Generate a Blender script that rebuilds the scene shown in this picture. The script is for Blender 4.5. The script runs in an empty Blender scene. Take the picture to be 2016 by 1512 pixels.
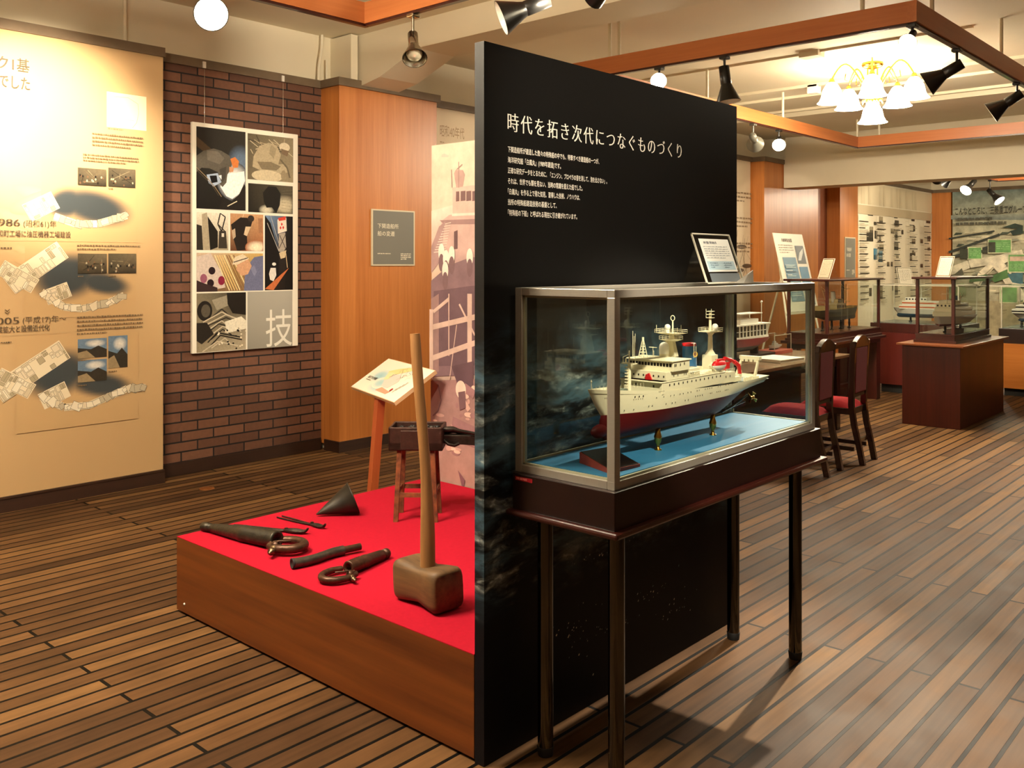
import bpy, bmesh, math, random
from mathutils import Vector, Matrix

SC = bpy.context.scene
COL = SC.collection

# ------------------------------------------------------------------ camera, world, exposure
EYE = 1.55                       # eye height, level camera with a lens shift
FOC = 1810.0                     # focal length in pixels of a 2016 x 1512 frame
HOR = 520.0                      # horizon row
HEAD = math.radians(42.04)       # heading, measured from +X (the long walls run along X)
cam_d = bpy.data.cameras.new('camera')
cam = bpy.data.objects.new('camera', cam_d)
COL.objects.link(cam)
cam_d.sensor_fit = 'HORIZONTAL'
cam_d.sensor_width = 36.0
cam_d.lens = 36.0 * FOC / 2016.0
cam_d.shift_y = -(756.0 - HOR) / 2016.0
cam_d.clip_start = 0.05
cam.location = (0, 0, EYE)
cam.rotation_euler = (math.radians(90), 0, HEAD - math.radians(90))
SC.camera = cam
SC.view_settings.view_transform = 'Standard'
SC.view_settings.look = 'None'
SC.view_settings.gamma = 1.0
SC.view_settings.use_curve_mapping = False
SC.view_settings.exposure = 0.4
world = bpy.data.worlds.new('world')
SC.world = world
world.use_nodes = True
world.node_tree.nodes['Background'].inputs[0].default_value = (1.0, 0.8, 0.55, 1)
world.node_tree.nodes['Background'].inputs[1].default_value = 0.008
SC.cycles.use_denoising = True
SC.cycles.max_bounces = 8
SC.cycles.transparent_max_bounces = 24
SC.cycles.sample_clamp_indirect = 4.0
WARM = (1.0, 0.85, 0.64)
SHADE_EMIT = 26.0
CHANDELIER_W = 42.0

# ------------------------------------------------------------------ helpers
PI = math.pi
ORG = {}


def lin(c):
    return tuple(((v / 255.0) / 12.92 if v / 255.0 <= 0.04045 else ((v / 255.0 + 0.055) / 1.055) ** 2.4) for v in c)


def l4(c):
    return lin(c) + (1.0,)


def pbr(name, col, rough=0.5, metal=0.0, var=0.0, scale=8.0, bump=0.0, spec=0.5, stretch=(1, 1, 1), coat=0.0):
    m = bpy.data.materials.new(name)
    m.use_nodes = True
    nt = m.node_tree
    b = nt.nodes['Principled BSDF']
    b.inputs['Roughness'].default_value = rough
    b.inputs['Metallic'].default_value = metal
    b.inputs['Specular IOR Level'].default_value = spec
    b.inputs['Coat Weight'].default_value = coat
    b.inputs['Base Color'].default_value = l4(col)
    if var or bump:
        tc = nt.nodes.new('ShaderNodeTexCoord')
        mp = nt.nodes.new('ShaderNodeMapping')
        mp.inputs['Scale'].default_value = stretch
        nz = nt.nodes.new('ShaderNodeTexNoise')
        nz.inputs['Scale'].default_value = scale
        nz.inputs['Detail'].default_value = 5
        nt.links.new(tc.outputs['Object'], mp.inputs[0])
        nt.links.new(mp.outputs[0], nz.inputs['Vector'])
        if var:
            r = nt.nodes.new('ShaderNodeValToRGB')
            r.color_ramp.elements[0].position = 0.3
            r.color_ramp.elements[1].position = 0.7
            c = lin(col)
            r.color_ramp.elements[0].color = tuple(v * (1 - var) for v in c) + (1,)
            r.color_ramp.elements[1].color = tuple(min(1, v * (1 + var)) for v in c) + (1,)
            nt.links.new(nz.outputs['Fac'], r.inputs[0])
            nt.links.new(r.outputs[0], b.inputs['Base Color'])
        if bump:
            bp = nt.nodes.new('ShaderNodeBump')
            bp.inputs['Strength'].default_value = bump
            bp.inputs['Distance'].default_value = 0.01
            nt.links.new(nz.outputs['Fac'], bp.inputs['Height'])
            nt.links.new(bp.outputs[0], b.inputs['Normal'])
    return m


def woodmat(name, c1, c2, axis='Z', rough=0.4, grain=1.0, spec=0.5, coat=0.0):
    m = bpy.data.materials.new(name)
    m.use_nodes = True
    nt = m.node_tree
    b = nt.nodes['Principled BSDF']
    b.inputs['Roughness'].default_value = rough
    b.inputs['Specular IOR Level'].default_value = spec
    b.inputs['Coat Weight'].default_value = coat
    tc = nt.nodes.new('ShaderNodeTexCoord')

    def noise(sc, det):
        mp = nt.nodes.new('ShaderNodeMapping')
        s = [28 * sc * grain] * 3
        s['XYZ'.index(axis)] = 1.1 * sc * grain
        mp.inputs['Scale'].default_value = s
        nz = nt.nodes.new('ShaderNodeTexNoise')
        nz.inputs['Scale'].default_value = 1.0
        nz.inputs['Detail'].default_value = det
        nz.inputs['Roughness'].default_value = 0.6
        nt.links.new(tc.outputs['Object'], mp.inputs[0])
        nt.links.new(mp.outputs[0], nz.inputs['Vector'])
        return nz
    n1, n2 = noise(0.35, 3), noise(2.0, 6)
    mx = nt.nodes.new('ShaderNodeMix')
    mx.data_type = 'FLOAT'
    mx.inputs[0].default_value = 0.45
    nt.links.new(n1.outputs['Fac'], mx.inputs[2])
    nt.links.new(n2.outputs['Fac'], mx.inputs[3])
    r = nt.nodes.new('ShaderNodeValToRGB')
    r.color_ramp.elements[0].position = 0.32
    r.color_ramp.elements[1].position = 0.68
    r.color_ramp.elements[0].color = l4(c1)
    r.color_ramp.elements[1].color = l4(c2)
    nt.links.new(mx.outputs[0], r.inputs[0])
    nt.links.new(r.outputs[0], b.inputs['Base Color'])
    return m


def printmat(name, rough=0.5, grain=0.0, gscale=60.0, spec=0.4):
    """Ink on paper: the colours of the printed picture, kept in a colour attribute."""
    m = bpy.data.materials.new(name)
    m.use_nodes = True
    nt = m.node_tree
    b = nt.nodes['Principled BSDF']
    b.inputs['Roughness'].default_value = rough
    b.inputs['Specular IOR Level'].default_value = spec
    at = nt.nodes.new('ShaderNodeAttribute')
    at.attribute_name = 'ink'
    out = at.outputs['Color']
    if grain:
        tc = nt.nodes.new('ShaderNodeTexCoord')
        nz = nt.nodes.new('ShaderNodeTexNoise')
        nz.inputs['Scale'].default_value = gscale
        nz.inputs['Detail'].default_value = 6
        nz.inputs['Roughness'].default_value = 0.65
        nt.links.new(tc.outputs['Object'], nz.inputs['Vector'])
        mr = nt.nodes.new('ShaderNodeMapRange')
        mr.inputs['From Min'].default_value = 0.3
        mr.inputs['From Max'].default_value = 0.7
        mr.inputs['To Min'].default_value = 1 - grain
        mr.inputs['To Max'].default_value = 1 + grain
        nt.links.new(nz.outputs['Fac'], mr.inputs['Value'])
        mu = nt.nodes.new('ShaderNodeMix')
        mu.data_type = 'RGBA'
        mu.blend_type = 'MULTIPLY'
        mu.inputs[0].default_value = 1.0
        nt.links.new(out, mu.inputs[6])
        nt.links.new(mr.outputs[0], mu.inputs[7])
        out = mu.outputs[2]
    nt.links.new(out, b.inputs['Base Color'])
    return m


def emitmat(name, col, strength):
    m = bpy.data.materials.new(name)
    m.use_nodes = True
    b = m.node_tree.nodes['Principled BSDF']
    b.inputs['Base Color'].default_value = (0.9, 0.85, 0.75, 1)
    b.inputs['Emission Color'].default_value = tuple(col) + (1,)
    b.inputs['Emission Strength'].default_value = strength
    return m


def glassmat(name, tint=(0.96, 0.98, 0.96), ior=1.5, boost=0.55):
    """Thin pane: see-through with the mirror reflection of its angle."""
    m = bpy.data.materials.new(name)
    m.use_nodes = True
    nt = m.node_tree
    nt.nodes.remove(nt.nodes['Principled BSDF'])
    out = nt.nodes['Material Output']
    tr = nt.nodes.new('ShaderNodeBsdfTransparent')
    tr.inputs[0].default_value = tuple(tint) + (1,)
    gl = nt.nodes.new('ShaderNodeBsdfGlossy')
    gl.inputs['Roughness'].default_value = 0.02
    fr = nt.nodes.new('ShaderNodeFresnel')
    fr.inputs[0].default_value = ior
    ge = nt.nodes.new('ShaderNodeNewGeometry')
    mr = nt.nodes.new('ShaderNodeMapRange')
    mr.inputs['To Min'].default_value = ior
    mr.inputs['To Max'].default_value = 1.0 / ior
    nt.links.new(ge.outputs['Backfacing'], mr.inputs['Value'])
    nt.links.new(mr.outputs[0], fr.inputs[0])
    ml = nt.nodes.new('ShaderNodeMath')
    ml.operation = 'MULTIPLY'
    ml.use_clamp = True
    ml.inputs[1].default_value = boost
    mx = nt.nodes.new('ShaderNodeMixShader')
    nt.links.new(fr.outputs[0], ml.inputs[0])
    nt.links.new(ml.outputs[0], mx.inputs[0])
    nt.links.new(tr.outputs[0], mx.inputs[1])
    nt.links.new(gl.outputs[0], mx.inputs[2])
    nt.links.new(mx.outputs[0], out.inputs[0])
    return m


class MB:
    """Collects shapes into one mesh."""

    def __init__(s):
        s.V, s.F, s.MI, s.SM, s.CC = [], [], [], [], []
        s.col = None

    def add(s, vs, fs, mi=0, M=None, smooth=False, cols=None):
        n = len(s.V)
        for v in vs:
            v = Vector(v)
            s.V.append(M @ v if M is not None else v)
        for k, f in enumerate(fs):
            s.F.append([n + i for i in f])
            s.MI.append(mi)
            s.SM.append(smooth)
            s.CC.append(cols[k] if cols else None)
        return s

    def box(s, x0, x1, y0, y1, z0, z1, mi=0, M=None):
        vs = [(x0, y0, z0), (x1, y0, z0), (x1, y1, z0), (x0, y1, z0), (x0, y0, z1), (x1, y0, z1), (x1, y1, z1), (x0, y1, z1)]
        fs = [(0, 3, 2, 1), (4, 5, 6, 7), (0, 1, 5, 4), (1, 2, 6, 5), (2, 3, 7, 6), (3, 0, 4, 7)]
        return s.add(vs, fs, mi, M)

    def hexa(s, b, t, mi=0, M=None):
        """Box from four bottom and four top corners."""
        return s.add(list(b) + list(t), [(0, 3, 2, 1), (4, 5, 6, 7), (0, 1, 5, 4), (1, 2, 6, 5), (2, 3, 7, 6), (3, 0, 4, 7)], mi, M)

    def cyl(s, p0, p1, r0, r1=None, n=16, caps=True, mi=0, M=None):
        r1 = r0 if r1 is None else r1
        p0, p1 = Vector(p0), Vector(p1)
        d = (p1 - p0).normalized()
        a = d.orthogonal().normalized()
        b = d.cross(a)
        ring = [(a * math.cos(2 * PI * i / n) + b * math.sin(2 * PI * i / n)) for i in range(n)]
        vs = [p0 + q * r0 for q in ring] + [p1 + q * r1 for q in ring]
        s.add(vs, [(i, (i + 1) % n, n + (i + 1) % n, n + i) for i in range(n)], mi, M, True)
        if caps:
            if r0 > 1e-5:
                s.add([p0 + q * r0 for q in ring], [tuple(reversed(range(n)))], mi, M)
            if r1 > 1e-5:
                s.add([p1 + q * r1 for q in ring], [tuple(range(n))], mi, M)
        return s

    def lathe(s, prof, p0=(0, 0, 0), d=(0, 0, 1), n=20, mi=0, M=None, smooth=True):
        """Profile of (distance along the axis, radius)."""
        p0, d = Vector(p0), Vector(d).normalized()
        a = d.orthogonal().normalized()
        b = d.cross(a)
        vs = []
        for t, r in prof:
            for i in range(n):
                q = a * math.cos(2 * PI * i / n) + b * math.sin(2 * PI * i / n)
                vs.append(p0 + d * t + q * r)
        fs = []
        for k in range(len(prof) - 1):
            for i in range(n):
                j = (i + 1) % n
                fs.append((k * n + i, k * n + j, (k + 1) * n + j, (k + 1) * n + i))
        return s.add(vs, fs, mi, M, smooth)

    def tube(s, pts, r, n=10, mi=0, M=None, closed=False):
        pts = [Vector(p) for p in pts]
        rs = r if isinstance(r, (list, tuple)) else [r] * len(pts)
        vs, up = [], None
        N = len(pts)
        for k, p in enumerate(pts):
            if closed:
                d = pts[(k + 1) % N] - pts[k - 1]
            else:
                d = pts[min(k + 1, N - 1)] - pts[max(k - 1, 0)]
            d.normalize()
            if up is None:
                up = d.orthogonal().normalized()
            a = (up - d * up.dot(d)).normalized()
            up = a
            b = d.cross(a)
            for i in range(n):
                vs.append(p + (a * math.cos(2 * PI * i / n) + b * math.sin(2 * PI * i / n)) * rs[k])
        fs = []
        for k in range(N if closed else N - 1):
            k2 = (k + 1) % N
            for i in range(n):
                j = (i + 1) % n
                fs.append((k * n + i, k * n + j, k2 * n + j, k2 * n + i))
        s.add(vs, fs, mi, M, True)
        if not closed:
            s.add(vs[:n], [tuple(reversed(range(n)))], mi)
            s.add(vs[-n:], [tuple(range(n))], mi)
        return s

    def prism(s, poly, z0, z1, mi=0, M=None):
        n = len(poly)
        vs = [(x, y, z0) for x, y in poly] + [(x, y, z1) for x, y in poly]
        fs = [tuple(reversed(range(n))), tuple(range(n, 2 * n))] + [(i, (i + 1) % n, n + (i + 1) % n, n + i) for i in range(n)]
        return s.add(vs, fs, mi, M)

    def ball(s, c, r, n=14, mi=0, M=None, sq=(1, 1, 1), top=PI, lo=0.0):
        vs, fs = [], []
        k = max(6, n // 2)
        for a in range(k + 1):
            th = lo + (top - lo) * a / k
            for i in range(n):
                ph = 2 * PI * i / n
                vs.append((c[0] + r * sq[0] * math.sin(th) * math.cos(ph), c[1] + r * sq[1] * math.sin(th) * math.sin(ph), c[2] + r * sq[2] * math.cos(th)))
        for a in range(k):
            for i in range(n):
                j = (i + 1) % n
                fs.append((a * n + i, (a + 1) * n + i, (a + 1) * n + j, a * n + j))
        return s.add(vs, fs, mi, M, True)

    def build(s, name, mats, parent=None, local=False, origin=None, bev=0.0, weld=False, sub=0):
        me = bpy.data.meshes.new(name)
        off = Vector((0, 0, 0))
        if parent is not None and not local:
            off = ORG[parent.name]
        elif parent is None:
            if origin is not None:
                off = Vector(origin)
            elif s.V:
                lo = [min(v[i] for v in s.V) for i in range(3)]
                hi = [max(v[i] for v in s.V) for i in range(3)]
                off = Vector(((lo[0] + hi[0]) / 2, (lo[1] + hi[1]) / 2, lo[2]))
        me.from_pydata([tuple(v - off) for v in s.V], [], s.F)
        for m in (mats if isinstance(mats, (list, tuple)) else [mats]):
            me.materials.append(m)
        me.polygons.foreach_set('material_index', s.MI)
        me.polygons.foreach_set('use_smooth', s.SM)
        if any(c is not None for c in s.CC):
            ca = me.color_attributes.new('ink', 'FLOAT_COLOR', 'CORNER')
            buf = []
            for f, c in zip(s.F, s.CC):
                if c is None:
                    c = (0.8, 0.8, 0.8)
                if isinstance(c[0], (tuple, list)):
                    for q in c:
                        buf.extend((q[0], q[1], q[2], 1.0))
                else:
                    for _ in f:
                        buf.extend((c[0], c[1], c[2], 1.0))
            ca.data.foreach_set('color', buf)
        if weld:
            bm = bmesh.new()
            bm.from_mesh(me)
            bmesh.ops.remove_doubles(bm, verts=bm.verts, dist=1e-5)
            bm.to_mesh(me)
            bm.free()
        me.update()
        o = bpy.data.objects.new(name, me)
        COL.objects.link(o)
        if parent is not None:
            o.parent = parent
            ORG[o.name] = ORG.get(parent.name, Vector((0, 0, 0)))
        else:
            o.location = off
            ORG[o.name] = off.copy()
        if bev:
            b = o.modifiers.new('edge', 'BEVEL')
            b.width = bev
            b.segments = 2
            b.limit_method = 'ANGLE'
        if sub:
            d = o.modifiers.new('smooth', 'SUBSURF')
            d.levels = d.render_levels = sub
        return o


def thing(name, label, cat, loc=(0, 0, 0), rotz=0.0, group=None):
    o = bpy.data.objects.new(name, None)
    o.empty_display_size = 0.1
    COL.objects.link(o)
    o.location = loc
    o.rotation_euler = (0, 0, rotz)
    ORG[o.name] = Vector(loc)
    return tag(o, label, cat, group)


def tag(o, label, cat, group=None):
    o['label'] = label
    o['category'] = cat
    if group:
        o['group'] = group
    return o


def struct(o, label, cat):
    tag(o, label, cat)
    o['kind'] = 'structure'
    return o


def light(kind, name, loc, energy, col, parent=None, aim=None, size=0.05, cone=60, blend=0.5):
    d = bpy.data.lights.new(name, kind)
    d.energy = energy
    d.color = col
    d.shadow_soft_size = size
    if kind == 'SPOT':
        d.spot_size = math.radians(cone)
        d.spot_blend = blend
    o = bpy.data.objects.new(name, d)
    COL.objects.link(o)
    p = Vector(loc)
    if aim is not None:
        o.rotation_euler = (Vector(aim) - p).to_track_quat('-Z', 'Y').to_euler()
    if parent is not None:
        o.parent = parent
        p = p - ORG[parent.name]
    o.location = p
    return o


def sight(px, py):
    r = (px - 1008.0) / FOC
    c, s = math.cos(HEAD), math.sin(HEAD)
    return c + r * s, s - r * c, -(py - HOR) / FOC


def wy(px, py, Y):
    """Survey: (x, z) of a mark read off the photograph on a wall y = Y."""
    d = sight(px, py)
    t = Y / d[1]
    return d[0] * t, EYE + d[2] * t


def wx(px, py, X):
    """Survey: (-y, z) of a mark on a wall x = X."""
    d = sight(px, py)
    t = X / d[0]
    return -d[1] * t, EYE + d[2] * t


FONT_CACHE = {}


def glyphs(body, weight=0.0, serif=False, spacing=1.0):
    """Flat lettering as (points, faces); weight thickens, serif thins the horizontals."""
    key = (body, weight, serif, spacing)
    if key in FONT_CACHE:
        return FONT_CACHE[key]
    c = bpy.data.curves.new('lettering', 'FONT')
    c.body = body
    c.space_character = spacing
    c.resolution_u = 3
    o = bpy.data.objects.new('lettering', c)
    COL.objects.link(o)
    bpy.context.view_layer.update()
    me = bpy.data.meshes.new_from_object(o.evaluated_get(bpy.context.evaluated_depsgraph_get()))
    vs = [Vector((v.co.x, v.co.y)) for v in me.vertices]
    fs = [tuple(p.vertices) for p in me.polygons]
    if weight or serif:
        cnt = {}
        for f in fs:
            for i in range(len(f)):
                a, b = f[i], f[(i + 1) % len(f)]
                cnt.setdefault((min(a, b), max(a, b)), []).append((a, b))
        nv = [Vector((0, 0)) for _ in vs]
        # winding of the fill
        area = sum((vs[f[1]] - vs[f[0]]).cross(vs[f[2]] - vs[f[0]]) for f in fs[:50]) if fs else 1
        sg = 1 if area > 0 else -1
        for k, e in cnt.items():
            if len(e) == 1:
                a, b = e[0]
                d = vs[b] - vs[a]
                n = Vector((d.y, -d.x)) * sg
                if n.length > 1e-9:
                    n.normalize()
                    nv[a] += n
                    nv[b] += n
        for i, n in enumerate(nv):
            if n.length > 1e-9:
                n.normalize()
                wx_, wy_ = (weight + 0.012, weight - 0.016) if serif else (weight, weight)
                vs[i] = vs[i] + Vector((n.x * wx_, n.y * wy_))
    bpy.data.objects.remove(o)
    bpy.data.curves.remove(c)
    bpy.data.meshes.remove(me)
    FONT_CACHE[key] = (vs, fs)
    return vs, fs


class Flat:
    """A printed sheet: layers of ink on a plane (origin O, axes U and V, facing N)."""

    def __init__(s, O, U, V, N, lift=0.0006, step=0.0001):
        s.O, s.U, s.V, s.N = Vector(O), Vector(U), Vector(V), Vector(N)
        s.h, s.step = lift, step
        s.clip = None
        s.mb = MB()

    def P(s, u, v):
        if s.clip:
            u, v = max(s.clip[0], min(s.clip[2], u)), max(s.clip[1], min(s.clip[3], v))
        return s.O + s.U * u + s.V * v + s.N * s.h

    def poly(s, pts, c, up=True):
        if up:
            s.h += s.step
        ps = [s.P(*p) for p in pts]
        nrm = Vector((0, 0, 0))
        for i in range(len(ps)):
            nrm += (ps[i] - ps[0]).cross(ps[(i + 1) % len(ps)] - ps[0])
        idx = list(range(len(ps)))
        if nrm.dot(s.N) < 0:
            idx.reverse()
        s.mb.add(ps, [tuple(idx)], 0, cols=[lin(c)])
        return s

    def rect(s, u0, v0, u1, v1, c, up=True):
        return s.poly([(u0, v0), (u1, v0), (u1, v1), (u0, v1)], c, up)

    def grad(s, pts, cs, up=True):
        """Quad with a colour at each corner."""
        if up:
            s.h += s.step
        s.mb.add([s.P(*p) for p in pts], [tuple(range(len(pts)))], 0, cols=[tuple(lin(c) for c in cs)])
        return s

    def ell(s, u, v, ru, rv, c, rot=0.0, n=20, up=True):
        ca, sa = math.cos(rot), math.sin(rot)
        return s.poly([(u + ru * math.cos(2 * PI * i / n) * ca - rv * math.sin(2 * PI * i / n) * sa,
                        v + ru * math.cos(2 * PI * i / n) * sa + rv * math.sin(2 * PI * i / n) * ca) for i in range(n)], c, up)

    def blob(s, u, v, ru, rv, c0, c1, rot=0.0, n=24, mid=0.5):
        s.h += s.step
        ca, sa = math.cos(rot), math.sin(rot)

        def pt(k, f):
            a = 2 * PI * k / n
            x, y = ru * f * math.cos(a), rv * f * math.sin(a)
            return s.P(u + x * ca - y * sa, v + x * sa + y * ca)
        C0, C1 = lin(c0), lin(c1)
        Cm = tuple(a * 0.75 + b * 0.25 for a, b in zip(C0, C1))
        for k in range(n):
            s.mb.add([s.P(u, v), pt(k, mid), pt(k + 1, mid)], [(0, 1, 2)], cols=[(C0, Cm, Cm)])
            s.mb.add([pt(k, mid), pt(k, 1), pt(k + 1, 1), pt(k + 1, mid)], [(0, 1, 2, 3)], cols=[(Cm, C1, C1, Cm)])
        return s

    def field(s, u0, v0, u1, v1, nx, ny, fn, c0, c1):
        """Soft printed wash: colour c0 where fn is 1, c1 where it is 0."""
        s.h += s.step
        C0, C1 = lin(c0), lin(c1)

        def col(i, j):
            k = max(0.0, min(1.0, fn(u0 + (u1 - u0) * i / nx, v0 + (v1 - v0) * j / ny)))
            return tuple(a * k + b * (1 - k) for a, b in zip(C0, C1))
        for i in range(nx):
            for j in range(ny):
                ks = [(i, j), (i + 1, j), (i + 1, j + 1), (i, j + 1)]
                s.mb.add([s.P(u0 + (u1 - u0) * a / nx, v0 + (v1 - v0) * b / ny) for a, b in ks], [(0, 1, 2, 3)], 0, cols=[tuple(col(a, b) for a, b in ks)])
        return s

    def line(s, p, q, w, c, up=True):
        p, q = Vector(p), Vector(q)
        d = (q - p)
        if d.length < 1e-9:
            return s
        n = Vector((-d.y, d.x)).normalized() * w / 2
        return s.poly([p - n, q - n, q + n, p + n], c, up)

    def path(s, pts, w, c):
        s.h += s.step
        for a, b in zip(pts, pts[1:]):
            s.line(a, b, w, c, False)
        return s

    def text(s, body, u, v, h, c, width=None, weight=0.0, serif=False, spacing=1.0, shear=0.0, flip=False):
        s.h += s.step
        vs, fs = glyphs(body, weight, serif, spacing)
        if not vs:
            return s
        x0 = min(p.x for p in vs)
        x1 = max(p.x for p in vs)
        ky = h / 0.92
        kx = width / (x1 - x0) if width else ky
        ps = [s.P(u + (p.x - x0) * kx, v + (p.y + 0.08) * ky + shear * (p.x - x0) * kx) for p in vs]
        out = []
        for f in fs:
            a, b, d = ps[f[0]], ps[f[1]], ps[f[2]]
            out.append(tuple(f) if (b - a).cross(d - a).dot(s.N) > 0 else tuple(reversed(f)))
        C = lin(c)
        s.mb.add(ps, out, 0, cols=[C] * len(out))
        return s

    def bars(s, u0, v0, u1, v1, rows, c, rng, fill=0.62, chunk=0.012):
        """Lines of lettering too small to read."""
        s.h += s.step
        hh = (v1 - v0) / rows
        for k in range(rows):
            y1 = v1 - k * hh
            y0 = y1 - hh * fill
            u = u0
            end = u1 if k < rows - 1 else u0 + (u1 - u0) * rng.uniform(0.4, 0.9)
            while u < end:
                w = chunk * rng.uniform(0.5, 1.6)
                s.rect(u, y0 + hh * rng.uniform(0, 0.12), min(u + w, end), y1 - hh * rng.uniform(0, 0.12), c, False)
                u += w + chunk * rng.uniform(0.2, 0.5)
        return s

    def build(s, name, mat, parent=None, **k):
        return s.mb.build(name, mat, parent, **k)

# ------------------------------------------------------------------ materials
CREAM = pbr('cream_paint', (222, 212, 186), 0.7, var=0.03, scale=2)
DIMWALL = pbr('brown_wall', (110, 84, 60), 0.7)
CEIL = pbr('ceiling_paint', (226, 216, 190), 0.75, var=0.03, scale=1.5)
TRIM = pbr('dark_trim', (108, 92, 72), 0.5, var=0.15, scale=6)
SKIRT = woodmat('skirting_wood', (40, 24, 17), (58, 36, 24), 'X', 0.45)
SKIRTY = woodmat('skirting_wood_y', (40, 24, 17), (58, 36, 24), 'Y', 0.45)
OAK = woodmat('column_veneer', (168, 98, 40), (198, 126, 62), 'Z', 0.38)
OAKD = woodmat('dark_door_veneer', (120, 62, 26), (142, 78, 34), 'Z', 0.4)
ORANGE = woodmat('frame_veneer', (176, 102, 54), (196, 122, 68), 'X', 0.4)
ORANGEY = woodmat('frame_veneer_y', (176, 102, 54), (196, 122, 68), 'Y', 0.4)
PLATW = woodmat('platform_veneer', (64, 27, 12), (132, 72, 28), 'Y', 0.38, grain=0.4)
REDWOOD = woodmat('mahogany', (52, 15, 10), (70, 24, 15), 'Z', 0.35, coat=0.2)
REDWOODX = woodmat('mahogany_x', (44, 14, 10), (60, 21, 14), 'X', 0.3, coat=0.3)
DARKRED = woodmat('case_mahogany', (22, 8, 8), (30, 11, 10), 'X', 0.35, coat=0.1)
CHAIRW = woodmat('chair_wood', (30, 14, 11), (46, 22, 15), 'Z', 0.25, coat=0.4)
COUNTERO = woodmat('counter_oak', (188, 110, 42), (206, 130, 60), 'Y', 0.4)
BLACK = pbr('black_enamel', (18, 18, 17), 0.35)
BLACKM = pbr('matt_black', (14, 13, 12), 0.7)
WHITEP = pbr('white_reflector', (240, 236, 225), 0.4)
GREYP = pbr('grey_enamel', (92, 90, 80), 0.4)
SILVER = pbr('silver_lamp', (190, 186, 172), 0.22, 1.0)
CHROME = pbr('chrome', (88, 88, 86), 0.14, 1.0)
ALU = pbr('brushed_aluminium', (176, 172, 162), 0.3, 0.55, var=0.06, scale=40, stretch=(1, 1, 30))
BRASS = pbr('brass', (205, 160, 70), 0.22, 1.0)
GOLD = pbr('gilded_metal', (220, 175, 80), 0.25, 1.0)
REDCLOTH = pbr('red_felt', (164, 20, 42), 0.9, var=0.05, scale=60, spec=0.1)
IRON = pbr('old_iron', (46, 38, 32), 0.45, 0.6, var=0.35, scale=45, bump=0.3)
IRONB = pbr('brown_iron', (72, 48, 34), 0.42, 0.55, var=0.35, scale=55, bump=0.25)
IRONG = pbr('grey_steel_pipe', (78, 74, 66), 0.4, 0.7, var=0.3, scale=50, bump=0.2)
SHEET = pbr('blackened_sheet', (42, 36, 26), 0.55, 0.3, var=0.25, scale=18, bump=0.1)
HANDLEW = woodmat('handle_wood', (128, 88, 48), (164, 118, 70), 'Z', 0.55)
MALLETW = woodmat('mallet_wood', (62, 44, 23), (122, 90, 54), 'Y', 0.6)
SIGNWOOD = woodmat('sign_post_wood', (150, 70, 34), (172, 88, 46), 'Z', 0.4)
LEGRUST = pbr('rusty_leg', (112, 62, 32), 0.7, 0.2, var=0.6, scale=30, bump=0.3)
CLEAR = glassmat('clear_glass', (0.965, 0.985, 0.97), 1.5)
ACRYL = glassmat('acrylic', (0.97, 0.98, 0.97), 1.49)
ACRYLEDGE = pbr('acrylic_edge', (215, 210, 190), 0.3)
GEDGE = pbr('glass_edge', (120, 150, 135), 0.15)
SEALANT = pbr('pane_bead', (150, 150, 128), 0.4)
BLUE = pbr('blue_cloth', (44, 106, 146), 0.5, var=0.04, scale=12, spec=0.15)
INK = printmat('printed_ink', 0.5)
GLOSSY = printmat('printed_photo_gloss', 0.3, 0.16, 60.0)
INKM = printmat('printed_mural', 0.55, 0.05, 5.0)
PHOTO = printmat('printed_photograph', 0.35, 0.45, 42.0)
PHOTOB = printmat('printed_enlargement', 0.55, 0.16, 9.0)
AERIAL = printmat('printed_aerial_view', 0.55, 0.4, 5.0)
SHIPW = pbr('ship_cream', (236, 228, 196), 0.4)
SHIPR = pbr('ship_bottom_red', (74, 12, 15), 0.45, spec=0.2)
SHIPD = pbr('ship_deck_green', (84, 96, 84), 0.6)
SHIPRED = pbr('ship_signal_red', (200, 24, 32), 0.4)
SHIPBLUE = pbr('funnel_blue', (36, 92, 140), 0.4)
YELLOW = pbr('funnel_yellow', (222, 180, 60), 0.4)
WINDOWB = pbr('porthole_black', (16, 15, 14), 0.3)
SEAT = pbr('red_upholstery', (128, 8, 16), 0.85, var=0.12, scale=40, spec=0.1)
TABLETOP = woodmat('table_top_wood', (120, 92, 66), (146, 114, 84), 'X', 0.25, coat=0.4)
PIPEW = pbr('painted_pipe', (226, 218, 194), 0.5)
COAL = pbr('coal', (22, 20, 19), 0.5, bump=0.4, scale=60)
PAPER = pbr('white_paper', (236, 234, 224), 0.6)
BULB = emitmat('lit_bulb', (1.0, 0.86, 0.6), 60.0)
BULBF = emitmat('lit_flood_bulb', (1.0, 0.86, 0.6), 25.0)
SHADEG = emitmat('lit_opal_glass', (1.0, 0.86, 0.62), SHADE_EMIT)


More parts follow.
